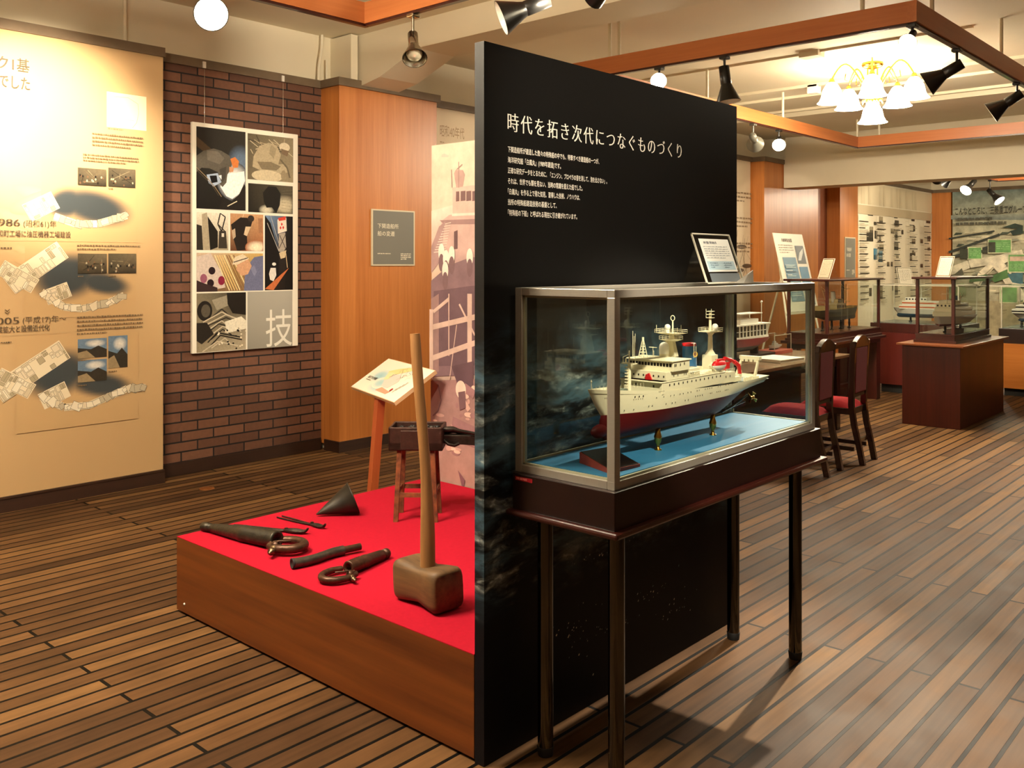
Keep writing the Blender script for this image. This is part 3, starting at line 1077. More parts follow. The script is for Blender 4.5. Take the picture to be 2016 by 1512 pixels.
a.p([(.2, .7), (.38, .7), (.4, .8), (.3, .88), (.18, .86), (.14, .78)], (222, 216, 206)).e(.32, .65, .07, .022, (230, 226, 216)).done()
a = Pic(163, 970, 482, 1150, 'inspector')
a.bg((200, 176, 152), (206, 170, 100), (150, 120, 82), (96, 70, 58))
for j in range(9):
    a.l([(.26 + j * .035, .05), (.48 + j * .04, .98)], .008, R.choice([(226, 196, 130), (130, 96, 62), (240, 220, 168)]))
a.p([(0, .1), (.2, 0), (.36, .5), (.42, .9), (.1, 1), (0, 1)], (206, 190, 178)).e(.22, .46, .05, .1, (40, 26, 30)).e(.2, .78, .05, .1, (36, 24, 28)).e(.36, .72, .05, .12, (130, 36, 60)).e(.1, .66, .05, .12, (150, 90, 110))
a.p([(0, .7), (.1, .78), (.3, .9), (.3, 1), (0, 1)], (54, 40, 40)).p([(.72, .4), (.86, .1), (1, .06), (1, 1), (.7, 1)], (108, 112, 142)).p([(.8, .4), (.86, .32), (.9, .5), (.86, .62)], (130, 134, 164))
a.p([(.6, .24), (.76, .14), (.82, .34), (.76, .56), (.66, .6), (.58, .44)], (206, 158, 122)).p([(.52, .3), (.56, .1), (.68, .02), (.78, .14), (.6, .3)], (226, 210, 180)).l([(.54, .24), (.76, .12)], .007, (60, 50, 44)).done()
a = Pic(163, 1165, 400, 1432, 'machining')
a.bg((120, 112, 92), (54, 48, 40), (176, 164, 138), (150, 138, 112))
a.p([(.3, .12), (.62, .04), (.7, .2), (.4, .3)], (150, 142, 122)).p([(.6, 0), (1, 0), (1, .4), (.72, .36), (.62, .2)], (34, 30, 26))
a.e(.16, .3, .15, .17, (36, 32, 28)).e(.18, .3, .09, .11, (84, 78, 66))
for j in range(12):
    y = .34 + j * .05
    a.l([(R.uniform(.1, .3), y + .1), (R.uniform(.4, .6), y - .06), (R.uniform(.6, .98), y + .04)], .009, R.choice([(28, 25, 22), (46, 41, 35), (196, 184, 158)]))
a.p([(0, .5), (.2, .5), (.34, .7), (.1, .86), (0, .8)], (40, 36, 31)).p([(.56, .5), (.9, .42), (1, .5), (1, .64), (.6, .7)], (226, 218, 196))
for j in range(26):
    a.e(R.uniform(.4, 1), R.uniform(.62, .98), .02, .014, R.choice([(30, 27, 24), (226, 216, 190)]))
a.done()
a = Pic(407, 1157, 623, 1417, 'motto')
a.f.grad([a.q(0, 1), a.q(1, 1), a.q(1, 0), a.q(0, 0)], [(140, 136, 124), (150, 146, 134), (172, 168, 156), (164, 160, 148)])
a.f.text('技', *a.q(.40, .985), 0.295, (226, 222, 208), width=0.245)
a.f.build('photograph', INK, po)
# hanging wires and rail clips
for x in (3.575, 4.265):
    c = MB().box(x - 0.012, x + 0.012, 6.325, 6.337, 3.02, 3.068).build('rail_clip', WHITEP, po)
    MB().cyl((x + 0.004, 6.334, 2.6), (x + 0.004, 6.334, 3.03), 0.0013, n=6).build('hanging_wire', SILVER, c)

# ------------------------------------------------------------------ grey plaques
def plaque(u0, u1, v0, v1, y, label):
    t = thing('wall_plaque', label, 'plaque', ((u0 + u1) / 2, y, v0), group='grey plaques on the columns')
    MB().box(u0, u1, y - 0.012, y, v0, v1).build('plate', pbr('plaque_edge', (206, 194, 164), 0.5), t)
    f = Flat((0, y - 0.012, 0), (1, 0, 0), (0, 0, 1), (0, -1, 0))
    W, H = u1 - u0, v1 - v0
    f.rect(u0 + W * .03, v0 + H * .025, u1 - W * .03, v1 - H * .025, (112, 110, 100))
    C = (214, 206, 182)
    f.text('下関造船所', u0 + W * .13, v0 + H * .665, H * .085, C, width=W * .48, weight=0.01)
    f.text('船の変遷', u0 + W * .13, v0 + H * .53, H * .085, C, width=W * .39, weight=0.01)
    r = random.Random(9)
    f.bars(u0 + W * .13, v0 + H * .205, u0 + W * .6, v0 + H * .225, 1, C, r, .9, .014)
    f.bars(u0 + W * .66, v0 + H * .1, u0 + W * .9, v0 + H * .225, 4, C, r, .7, .016)
    f.build('lettering', INK, t)


plaque(4.988, 5.477, 1.536, 2.019, 6.11, 'square grey plaque with pale lettering on the column beside the brick wall')
plaque(15.0, 15.44, 1.3, 2.0, 6.11, 'narrow grey plaque on the far column beside the timeline wall')

# ------------------------------------------------------------------ era panels along the long wall
t = thing('era_panel', 'pale wall panel with a faint decade heading between the two wood columns', 'display panel', (8.95, 6.34, 0))
MB().box(5.78, 12.1, 6.3, 6.355, 0.09, 3.02).build('board', pbr('pale_board', (226, 208, 176), 0.6, var=0.04, scale=2), t)
f = Flat((0, 6.3, 0), (1, 0, 0), (0, 0, 1), (0, -1, 0))
u, v = wy(866, 268, 6.3)
f.text('昭和40年代', u, v, 0.11, (176, 146, 108), width=wy(914, 268, 6.3)[0] - u, weight=0.008)
f.bars(u, v - .075, u + .12, v - .045, 1, (190, 162, 124), R, .6, .02)
for k in range(40):
    x = R.uniform(10.6, 12.1)
    f.path([(x, R.uniform(1.2, 2.0)), (x + R.uniform(-.4, .4), R.uniform(1.2, 2.1))], 0.006, R.choice([(150, 130, 100), (176, 156, 124), (120, 100, 76)]))
for k in range(5):
    f.ell(R.uniform(11.2, 12.0), R.uniform(1.4, 1.9), .14, .03, (96, 80, 62))
for p in ((1452, 380), (1456, 430), (1460, 480)):
    u, v = wy(*p, 6.3)
    f.bars(u - .3, v - .15, u + .4, v + .02, 3, (150, 128, 98), R, .5, .05)
f.build('print', INKM, t)

# ------------------------------------------------------------------ timeline wall (far bay)
t = thing('timeline_panel', 'cream timeline wall panel covered with rows of small photographs', 'display panel', (17.8, 6.34, 0))
MB().box(15.595, 19.965, 6.3, 6.355, 0.09, 3.02).build('board', pbr('timeline_board', (226, 216, 190), 0.6), t)
f = Flat((0, 6.3, 0), (1, 0, 0), (0, 0, 1), (0, -1, 0), 0.002, 0.0004)
f.rect(15.58, 2.62, 19.98, 3.0, (214, 200, 168))
for k in range(14):
    x = R.uniform(15.7, 19.9)
    f.grad([(x, 2.62), (x + .12, 2.62), (x + .1, 2.98), (x, 2.98)], [(196, 182, 150), (204, 190, 158), (214, 200, 168), (206, 192, 160)])
f.rect(15.58, 2.44, 19.98, 2.60, (188, 172, 140))
for c in range(5):
    xa = 16.1 + c * .78
    f.rect(xa - .05, 0.95, xa - .035, 2.42, (196, 186, 160))
    for r_ in range(13):
        z = 2.30 - r_ * .115
        f.rect(xa, z, xa + R.uniform(.25, .45), z + .018, (60, 54, 44))
        for q in range(3):
            f.rect(xa, z - .03 - q * .022, xa + R.uniform(.2, .45), z - .022 - q * .022, (170, 160, 134))
f.build('print', INK, t)
SPOTS = [(1713, 420, 10, 10), (1723, 440, 6, 7), (1715, 452, 7, 12), (1734, 433, 7, 14), (1712, 466, 13, 19), (1724, 462, 5, 16), (1732, 470, 4, 10), (1735, 487, 8, 13), (1723, 500, 7, 22), (1733, 504, 8, 24),
         (1763, 425, 7, 10), (1765, 440, 8, 13), (1757, 455, 7, 10), (1764, 465, 5, 16), (1764, 485, 8, 14), (1766, 505, 5, 6), (1748, 520, 5, 9), (1755, 520, 4, 9), (1764, 530, 5, 10), (1767, 543, 4, 8),
         (1776, 457, 4, 9), (1797, 430, 6, 12), (1799, 450, 4, 11), (1798, 475, 7, 11), (1797, 497, 4, 9), (1793, 505, 4, 14), (1800, 500, 3, 7),
         (1827, 432, 8, 16), (1814, 475, 5, 8), (1828, 470, 6, 11), (1828, 490, 5, 6), (1814, 523, 5, 7), (1828, 538, 5, 9), (1814, 545, 4, 6), (1733, 575, 8, 26), (1713, 575, 5, 16), (1764, 570, 6, 20), (1758, 566, 4, 12)]
for k, (x, y, w, h) in enumerate(SPOTS):
    (u0, v1), (u1, v0) = wy(x - w / 2, y - h / 2, 6.3), wy(x + w / 2, y + h / 2, 6.3)
    c = (70, 130, 160) if k in (8, 9) else R.choice([(54, 48, 40), (70, 62, 50), (40, 36, 30), (150, 138, 110), (96, 84, 64)])
    f = Flat((0, 6.3, 0), (1, 0, 0), (0, 0, 1), (0, -1, 0), 0.006, 0.0004)
    f.rect(u0, v0, u1, v1, c)
    f.rect(u0, v0, u1, v0 + (v1 - v0) * .4, tuple(int(q * .6) for q in c))
    f.build('photograph', PHOTO, t)

# ------------------------------------------------------------------ aerial view mural (end wall)
t = thing('aerial_mural', 'grey green aerial view mural with green caption boxes on the end wall', 'mural', (20.1, 2.0, 0))
MB().box(20.0, 20.17, -2.97, 5.88, 0.09, 3.02).build('board', pbr('mural_board', (150, 160, 140), 0.6), t)
f = Flat((20.0, 0, 0), (0, -1, 0), (0, 0, 1), (-1, 0, 0), 0.002, 0.0004)


def mp_(px, py):
    return wx(px, py, 20.0)


U0, U1 = -5.9, 2.95
f.grad([(U0, 2.0), (U1, 2.0), (U1, 3.02), (U0, 3.02)], [(196, 190, 158), (186, 186, 160), (118, 134, 128), (112, 128, 122)])
f.rect(U0, .09, U1, 2.02, (164, 160, 134))
f.grad([mp_(1870, 432), (U1, 2.1), (U1, 2.45), mp_(1870, 424)], [(120, 130, 124), (90, 100, 96), (150, 158, 146), (150, 156, 140)])
for k in range(170):
    u, z = R.uniform(U0, -2.5), 2.14 - 1.2 * R.random() ** 1.5
    w = R.uniform(.1, .35)
    f.poly([(u, z), (u + w, z + .02), (u + w * 1.2, z + .05), (u + w * .3, z + .06)], R.choice([(60, 72, 58), (84, 92, 74), (150, 144, 118), (200, 194, 166), (124, 128, 106), (140, 142, 122), (176, 170, 144), (66, 76, 64)]))
for a_, b_, w in (((1870, 497), (1970, 462), .05), ((1870, 508), (1990, 476), .06), ((1870, 470), (1960, 455), .03)):
    f.line(mp_(*a_), mp_(*b_), w, (44, 50, 44))
f.path([mp_(x, y) for x, y in ((1870, 535), (1910, 520), (1960, 512), (2016, 500))], .16, (206, 200, 176))
f.path([mp_(x, y) for x, y in ((1925, 560), (1935, 540), (1955, 522), (1985, 508), (2016, 498))], .14, (222, 214, 188))
f.path([mp_(x, y) for x, y in ((1930, 560), (1940, 542), (1960, 524))], .03, (160, 154, 130))
f.path([mp_(x, y) for x, y in ((1958, 510), (1975, 530), (1995, 560), (2016, 595))], .2, (212, 204, 180))
for pts, c in ((((1912, 545), (1945, 540), (1950, 552), (1910, 556)), (60, 96, 54)), (((1950, 545), (1985, 530), (1992, 545), (1960, 556)), (70, 108, 60)), (((1985, 540), (2016, 535), (2016, 560), (1995, 556)), (60, 100, 110)),
               (((1870, 560), (1900, 556), (1905, 580), (1870, 590)), (120, 130, 96)), (((1990, 600), (2016, 590), (2016, 640), (1995, 640)), (90, 110, 76)), (((1875, 545), (1896, 528), (1900, 540), (1884, 552)), (84, 84, 70)),
               (((1990, 455), (2016, 448), (2016, 460), (1996, 464)), (36, 56, 50)), (((1930, 440), (1950, 437), (1945, 442)), (40, 60, 52)), (((1975, 448), (2000, 440), (2016, 444), (2016, 452)), (40, 58, 50))):
    f.poly([mp_(*p) for p in pts], c)
f.rect(U0 + .02, .1, U1, .82, (150, 140, 110))
r2 = random.Random(3)
CARDS = [(1909, 488, 1934, 509), (1949, 473, 1992, 497), (1988, 502, 2040, 535), (1972, 566, 2004, 595), (2050, 470, 2090, 500)]
for x0, y0, x1, y1 in CARDS:
    (u0, v1), (u1, v0) = mp_(x0, y0), mp_(x1, y1)
    f.rect(u0 - .02, v0 - .02, u1 + .02, v1 + .02, (196, 196, 160))
    f.rect(u0, v0, u1, v1, (104, 158, 92))
for x0, y0, x1, y1 in ((1892, 490, 1908, 509), (1948, 477, 1962, 497), (1934, 492, 1947, 498)):
    (u0, v1), (u1, v0) = mp_(x0, y0), mp_(x1, y1)
    f.rect(u0, v0, u1, v1, (56, 60, 46))
(u0, v1), (u1, v0) = mp_(1990, 505), mp_(2038, 514)
f.rect(u0, v0, u1, v1, (196, 170, 150))
for x0, y0, x1, y1 in ((1936, 492, 1970, 506),):
    pass
for (x0, y0, x1, y1) in ((1911, 492, 1932, 505), (1964, 478, 1990, 492), (1990, 520, 2035, 532)):
    (u0, v1), (u1, v0) = mp_(x0, y0), mp_(x1, y1)
    f.bars(u0, v0, u1, v1, 4, (150, 196, 136), r2, .4, .06)
u, v = mp_(1883, 424)
f.text('こんなところに、三菱重工グループ', u, v, 0.155, (40, 42, 36), width=(mp_(2016, 424)[0] - u) * 1.06, weight=0.012)
for y, (xa, xb) in ((434, (1888, 1985)), (443, (1884, 2002))):
    (u0, v0), (u1, v1) = mp_(xa, y), mp_(xb, y)
    f.bars(u0, v0 - .02, u1, v0 + .05, 1, (84, 84, 72), r2, .9, .06)
f.build('print', AERIAL, t)

# ------------------------------------------------------------------ dark sea partition
def sea_material():
    """Printed night sea: black above, foam at one end, dark blue water below."""
    m = bpy.data.materials.new('printed_night_sea')
    m.use_nodes = True
    nt = m.node_tree
    L = nt.links.new
    b = nt.nodes['Principled BSDF']
    b.inputs['Roughness'].default_value = 0.55
    b.inputs['Specular IOR Level'].default_value = 0.2
    tc = nt.nodes.new('ShaderNodeTexCoord')
    sp = nt.nodes.new('ShaderNodeSeparateXYZ')
    L(tc.outputs['Object'], sp.inputs[0])

    def noise(scale, st, det=7):
        mp = nt.nodes.new('ShaderNodeMapping')
        mp.inputs['Scale'].default_value = st
        n = nt.nodes.new('ShaderNodeTexNoise')
        n.inputs['Scale'].default_value = scale
        n.inputs['Detail'].default_value = det
        n.inputs['Roughness'].default_value = 0.62
        n.inputs['Distortion'].default_value = 0.5
        L(tc.outputs['Object'], mp.inputs[0])
        L(mp.outputs[0], n.inputs['Vector'])
        return n.outputs['Fac']

    def rng(v, a, c, lo=0.0, hi=1.0):
        r = nt.nodes.new('ShaderNodeMapRange')
        r.interpolation_type = 'SMOOTHSTEP'
        r.inputs['From Min'].default_value = a
        r.inputs['From Max'].default_value = c
        r.inputs['To Min'].default_value = lo
        r.inputs['To Max'].default_value = hi
        L(v, r.inputs['Value'])
        return r.outputs[0]

    def mul(a, c):
        n = nt.nodes.new('ShaderNodeMath')
        n.operation = 'MULTIPLY'
        L(a, n.inputs[0])
        L(c, n.inputs[1])
        return n.outputs[0]
    foam = rng(noise(6.0, (1.0, 1.0, 2.6)), 0.47, 0.72)
    foam2 = rng(noise(17.0, (1.0, 1.0, 2.2)), 0.46, 0.68, 0.25, 1.0)
    swell = rng(noise(3.0, (1, 1, 3.0), 5), 0.40, 0.66)
    zlow = rng(sp.outputs[2], 0.42, 0.62)
    ztop = rng(sp.outputs[2], 1.30, 1.06)
    near = rng(sp.outputs[0], 1.6, 0.0, 0.12, 1.0)
    f1 = mul(mul(mul(mul(foam, foam2), zlow), ztop), near)
    s1 = mul(mul(swell, rng(sp.outputs[2], 1.42, 1.1)), zlow)
    base = nt.nodes.new('ShaderNodeMix')
    base.data_type = 'RGBA'
    base.inputs[6].default_value = l4((11, 11, 11))
    base.inputs[7].default_value = l4((5, 6, 13))
    L(rng(sp.outputs[2], 1.25, 0.5), base.inputs[0])
    m1 = nt.nodes.new('ShaderNodeMix')
    m1.data_type = 'RGBA'
    m1.inputs[7].default_value = l4((74, 102, 118))
    L(base.outputs[2], m1.inputs[6])
    L(s1, m1.inputs[0])
    m2 = nt.nodes.new('ShaderNodeMix')
    m2.data_type = 'RGBA'
    m2.inputs[7].default_value = l4((224, 232, 226))
    L(m1.outputs[2], m2.inputs[6])
    L(f1, m2.inputs[0])
    L(m2.outputs[2], b.inputs['Base Color'])
    return m


DY = 1.96
t = thing('sea_partition', 'tall black partition with white Japanese headline and dark sea print', 'partition', (2.045, DY, 0))
MB().box(2.045, 3.64, DY, 2.0, 0.0, 2.238).build('board', sea_material(), t)
f = Flat((0, DY, 0), (1, 0, 0), (0, 0, 1), (0, -1, 0))
WH = (252, 248, 236)
f.text('時代を拓き次代につなぐものづくり', 2.152, 1.971, 0.06, WH, width=1.035, serif=True, weight=0.004, spacing=1.25)
LN = [('下関造船所が建造した数々の特殊船の中でも、特筆すべき建造船の一つが、', 2.636), ('海洋研究船「白鳳丸」(1989年建造)です。', 2.42),
      ('正確な研究データをとるために、「エンジン、プロペラの音を消して、泡を出さない」。', 2.683), ('それは、世界でも類を見ない、当時の常識を超えた船でした。', 2.539),
      ('「白鳳丸」を作る上で得た知見、習得した技術、ノウハウは、', 2.524), ('当所の特殊船建造技術の基盤として、', 2.397), ('「特殊船の下船」と呼ばれる現在に引き継がれています。', 2.508)]
for k, (s_, e_) in enumerate(LN):
    f.text(s_, 2.153, 1.905 - k * 0.0335, 0.019, WH, width=e_ - 2.153, weight=0.014)
f.build('lettering', INK, t)
f = Flat((0, DY, 0), (1, 0, 0), (0, 0, 1), (0, -1, 0), 0.0008)
for k in range(150):
    g = R.choice([(2.85, .62, .14, .012), (2.6, .52, .2, .015), (2.95, .3, .12, .012), (2.45, .32, .1, .016), (2.7, .24, .22, .016), (3.15, .2, .2, .05), (2.9, .85, .1, .05), (2.55, .28, .14, .05)])
    u, v = g[0] + R.gauss(0, .5) * g[2], g[1] + R.gauss(0, 1) * g[3]
    if 2.1 < u < 3.6:
        s_ = R.choice([.0016, .0022, .003, .0042])
        f.poly([(u - s_, v - s_ * .3), (u, v - s_ * .9), (u + s_, v + s_ * .4), (u + s_ * .2, v + s_)], R.choice([(226, 220, 200), (160, 168, 170), (96, 112, 124)]))
f.build('sparkle_print', INK, t)

# ------------------------------------------------------------------ sepia photograph partition behind the platform
SX = 3.575
t = thing('sepia_partition', 'partition printed with an enlarged sepia photograph of a ship on a slipway', 'partition', (SX, 2.9, 0))
MB().box(SX, SX + 0.04, 2.03, 3.838, 0, 2.223).build('board', pbr('sepia_board', (214, 196, 178), 0.55), t)
f = Flat((SX, 0, 0), (0, -1, 0), (0, 0, 1), (-1, 0, 0))


def sp_(x, y):
    return wx(600 + x / 1.963, 130 + y / 1.963, SX)


def spp(pts, c):
    f.poly([sp_(*p) for p in pts], c)


E = 1000
f.grad([(-3.838, .3), (-2.003, .3), (-2.003, 2.223), (-3.838, 2.223)], [(160, 128, 122), (154, 122, 116), (206, 188, 170), (214, 196, 176)])
f.grad([sp_(490, 760), sp_(E, 760), sp_(E, 420), sp_(490, 560)], [(176, 146, 142), (170, 140, 138), (206, 188, 176), (216, 196, 182)])
spp([(530, 342), (540, 338), (558, 346), (555, 352), (528, 352)], (196, 178, 166))
# wheelhouse and funnel of the ship under construction
spp([(572, 470), (700, 455), (900, 440), (E, 440), (E, 560), (572, 570)], (196, 168, 158))
spp([(585, 485), (598, 484), (598, 522), (585, 524)], (110, 84, 84))
for x in (603, 625, 648, 672, 700, 730, 760):
    spp([(x, 484), (x + 19, 482), (x + 19, 520), (x, 522)], (104, 80, 82))
spp([(578, 415), (584, 402), (612, 402), (620, 420), (612, 466), (586, 470)], (170, 142, 136))
for a_, b_ in (((596, 370), (596, 470)), ((588, 400), (610, 380)), ((570, 470), (568, 400))):
    f.line(sp_(*a_), sp_(*b_), .006, (150, 122, 118))
spp([(528, 600), (560, 575), (E, 560), (E, 700), (560, 705), (540, 660)], (182, 154, 148))
spp([(570, 570), (E, 552), (E, 562), (570, 580)], (214, 196, 184))
spp([(522, 596), (E, 578), (E, 610), (540, 612)], (140, 112, 112))
spp([(578, 640), (592, 634), (592, 706), (578, 708)], (96, 72, 76))
spp([(490, 700), (520, 620), (545, 600), (530, 700), (520, 760), (490, 800)], (154, 126, 126))
for k in range(12):
    f.line(sp_(500 + k * 4, 720 - k * 10), sp_(545 + k * 2, 715 - k * 10), .005, (206, 186, 176))
# black hull and staging
spp([(490, 830), (560, 770), (640, 740), (E, 720), (E, 1180), (490, 1200)], (120, 96, 104))
spp([(500, 870), (640, 850), (E, 830), (E, 1150), (500, 1160)], (98, 76, 86))
spp([(490, 900), (520, 880), (520, 1180), (490, 1190)], (140, 112, 112))
for x, y in ((530, 720), (548, 745), (545, 790), (570, 730), (640, 740), (690, 760)):
    f.ell(*sp_(x, y), .025, .05, (226, 212, 200))
    f.ell(*sp_(x, y + 40), .022, .05, (110, 86, 92))
for a_, b_, w in (((492, 1010), (660, 970), .03), ((492, 1130), (660, 1070), .03), ((500, 950), (560, 900), .02), ((640, 880), (640, 1330), .035), ((700, 900), (700, 1330), .035), ((600, 920), (660, 1040), .012),
                  ((590, 1000), (560, 1230), .006), ((560, 880), (560, 1120), .008), ((492, 940), (492, 1210), .03), ((660, 970), (900, 930), .03), ((660, 1070), (900, 1030), .03)):
    f.line(sp_(*a_), sp_(*b_), w, (196, 170, 160))
# ground with timbers
f.grad([sp_(490, 1650), sp_(E, 1650), sp_(E, 1200), sp_(490, 1215)], [(172, 136, 128), (168, 132, 124), (146, 112, 112), (150, 116, 114)])
spp([(570, 1160), (655, 1140), (655, 1260), (600, 1250)], (88, 66, 76))
for k in range(30):
    x, y = R.uniform(495, 700), R.uniform(1230, 1500)
    f.ell(*sp_(x, y), R.uniform(.01, .04), R.uniform(.006, .016), R.choice([(196, 156, 146), (150, 112, 114), (222, 186, 170)]))
for a_, b_, w in (((575, 1370), (680, 1420), .05), ((600, 1260), (640, 1330), .03), ((620, 1240), (660, 1270), .05), ((560, 1420), (700, 1480), .03)):
    f.line(sp_(*a_), sp_(*b_), w, R.choice([(206, 168, 156), (146, 108, 112)]))
f.path([sp_(x, y) for x, y in ((520, 1230), (532, 1290), (520, 1330), (500, 1350))], .006, (120, 90, 96))
f.ell(*sp_(608, 1250), .04, .05, (226, 200, 184))
spp([(598, 1260), (625, 1255), (628, 1320), (604, 1330)], (110, 82, 88))
spp([(597, 1560), (625, 1600), (616, 1640)], (120, 82, 92))
f.build('print', PHOTOB, t)

# ------------------------------------------------------------------ lighting frames
RZ0, RZ1 = 3.05, 3.182


def light_frame(x0, x1, y0, y1, label, rods, matx=ORANGE, maty=ORANGEY):
    """x0..y1: inner edges."""
    w = 0.055
    t = thing('lighting_frame', label, 'light frame', ((x0 + x1) / 2, (y0 + y1) / 2, RZ0), group='hanging lighting frames')
    MB().box(x0 - w, x1 + w, y0 - w, y0, RZ0, RZ1).build('rail', matx, t)
    MB().box(x0 - w, x1 + w, y1, y1 + w, RZ0, RZ1).build('rail', matx, t)
    MB().box(x0 - w, x0, y0, y1, RZ0, RZ1).build('rail', maty, t)
    MB().box(x1, x1 + w, y0, y1, RZ0, RZ1).build('rail', maty, t)
    for b_ in ((x0 - .04, x1 + .04, y0 - .042, y0 - .008), (x0 - .04, x1 + .04, y1 + .008, y1 + .042), (x0 - .042, x0 - .008, y0, y1), (x1 + .008, x1 + .042, y0, y1)):
        MB().box(*b_, RZ0 - 0.014, RZ0).build('lamp_track', REDWOODX, t)
    for (x, y) in rods:
        MB().cyl((x, y, RZ1), (x, y, CZ), 0.014, n=10).build('hanging_rod', PIPEW, t)
    return t


FR = (5.94, 11.73, 2.0, 4.6)
light_frame(*FR, 'large wooden lighting frame around the lit chandelier',
            [(5.912, 4.29), (5.912, 4.20), (5.912, 2.29), (6.26, 1.972), (7.9, 1.972), (8.0, 4.628), (9.65, 4.628), (11.757, 4.62), (11.757, 4.34), (11.757, 2.3), (10.2, 1.972)])
FL = (-2.0, 3.64, 2.0, 4.52)
light_frame(*FL, 'wooden lighting frame nearest the history panel', [(3.668, 2.3), (3.4, 1.972), (1.5, 1.972), (0.2, 4.548), (-1.0, 4.548)])
FN = (-2.2, 3.64, -2.4, 0.30)
light_frame(*FN, 'wooden lighting frame of the second row, above the open floor', [(-1.0, .328), (3.668, -.8), (3.668, -2.0), (0.5, -2.428)])
F3 = (14.0, 18.16, 2.0, 4.585)
light_frame(*F3, 'wooden lighting frame beyond the deep cream beam', [(14.5, 4.61), (17.5, 4.61), (18.19, 3.0)])


# ------------------------------------------------------------------ track spotlights
def spot(x, y, aim, label, body=BLACK, lit=0.0, cone=50, blend=0.6, s=1.0, drop=0.1, bulb=None, inner=None, size=0.03):
    inner = inner or WHITEP
    t = thing('track_spotlight', label, 'spotlight', (x, y, RZ0 - 0.014), group='track spotlights')
    P = Vector((x, y, RZ0 - 0.014 - drop))
    d = (Vector(aim) - P).normalized()
    MB().box(x - .03, x + .03, y - .03, y + .03, RZ0 - 0.034, RZ0 - 0.013).build('track_adapter', body, t, bev=0.005)
    MB().cyl((x, y, RZ0 - 0.03), P, 0.009, n=10).build('stem', body, t)
    MB().lathe([(-.035 * s, 0.0), (-.035 * s, .032 * s), (.075 * s, .034 * s), (.08 * s, .03 * s)], P, d, 20).build('lamp_neck', body, t)
    prof = [(.07 * s, .03 * s), (.10 * s, .040 * s), (.19 * s, .078 * s)]
    sh_ = MB().lathe(prof, P, d, 24).lathe([(.19 * s, .078 * s), (.19 * s, .074 * s)], P, d, 24)
    sh_.lathe([(.19 * s, .074 * s), (.10 * s, .037 * s), (.07 * s, .026 * s), (.07 * s, 0)], P, d, 24, mi=1)
    sh_.build('lamp_shade', [body, inner], t)
    if bulb or lit:
        c = P + d * (.15 * s)
        MB().lathe([(.085 * s, .016 * s), (.12 * s, .04 * s), (.155 * s, .052 * s), (.175 * s, .04 * s), (.183 * s, 0)], P, d, 20).build('bulb', bulb or BULB, t)
    if lit:
        light('SPOT', 'lamp_light', P + d * (.21 * s), lit, WARM, t, aim, size, cone, blend)
    return t


spot(2.58, 4.55, (1.2, 1.2, 1.4), 'glowing spotlight facing out above the beige history panel', lit=40, cone=70, blend=0.8, bulb=BULBF, s=1.15, drop=0.1, size=0.05)
spot(1.68, 4.55, (2.33, 6.2, 2.42), 'lit spotlight on the near frame aimed at the top of the history panel', lit=640, cone=52, blend=0.95, size=0.05, s=0.8, drop=0.05)
spot(3.668, 4.10, (3.0, 3.2, 1.4), 'unlit silver spotlight with open reflector in front of the first column', SILVER, drop=0.14, s=0.95, bulb=pbr('unlit_bulb', (206, 196, 168), 0.15, 0.6), inner=SILVER)
spot(3.668, 3.1, (2.4, 4.3, 2.2), 'black spotlight at the top edge above the partition end', drop=0.12, s=1.2)
spot(5.912, 3.83, (2.75, 1.96, 1.7), 'small glowing spotlight over the top edge of the black partition', lit=170, cone=50, s=0.8, drop=0.08)
spot(5.912, 3.28, (6.0, 2.9, 0.0), 'black spotlight pointing down beside the partition top', drop=0.11, s=1.15)
spot(5.90, 1.975, (2.9, 1.72, 1.05), 'lit spotlight at the frame corner aimed at the main ship case', lit=880, cone=62, blend=0.6, s=0.7, drop=0.06, size=0.03)
spot(6.78, 1.972, (6.3, 4.4, 1.6), 'dark spotlight to the side of the chandelier under the frame rail', drop=0.12, s=1.15)
spot(8.37, 1.972, (7.9, 4.4, 1.4), 'black spotlight on the far stretch of the rail beside the chandelier', drop=0.11, s=1.2)
spot(8.95, 4.628, (12.9, 6.2, 2.0), 'spotlight turned to the second wood column just beyond the partition edge', GREYP, lit=70, cone=26, blend=0.15, drop=0.14, s=1.2)
spot(9.55, 4.628, (5.0, 2.4, 0.2), 'dazzling spotlight beside the second wood column', lit=90, cone=60, s=0.95, drop=0.1)
spot(15.65, 4.612, (16.4, 6.3, 1.9), 'dark spotlight half hidden by the deep beam', drop=0.1)
spot(16.75, 4.612, (14.6, 5.4, 1.2), 'bright spotlight in the far bay aimed at the timeline', lit=80, cone=90, s=1.3, drop=0.1)
spot(17.75, 4.612, (17.2, 2.8, 0.9), 'bright spotlight in the far bay hanging against the mural', lit=60, cone=90, s=1.3, drop=0.2)
spot(15.0, 4.612, (17.8, 6.3, 1.6), 'lit spotlight hidden by the deep beam and aimed at the timeline', lit=130, cone=80)
spot(16.4, 1.972, (20.0, 4.6, 1.6), 'lit spotlight in the far bay aimed at the aerial view mural', lit=170, cone=70)
spot(1.55, 0.328, (2.85, 1.72, 1.12), 'lit spotlight of the second row aimed at the ship in the main case', lit=330, cone=27, blend=0.5)
spot(1.9, 0.328, (2.62, 1.96, 1.88), 'added unseen spotlight brightening the white headline', lit=120, cone=44, blend=0.9)  # lamp added out of view to brighten the headline lettering
spot(3.668, -0.9, (5.2, 0.6, 0.0), 'lit spotlight of the second row aimed at the open floor', lit=150, cone=60, blend=0.9)
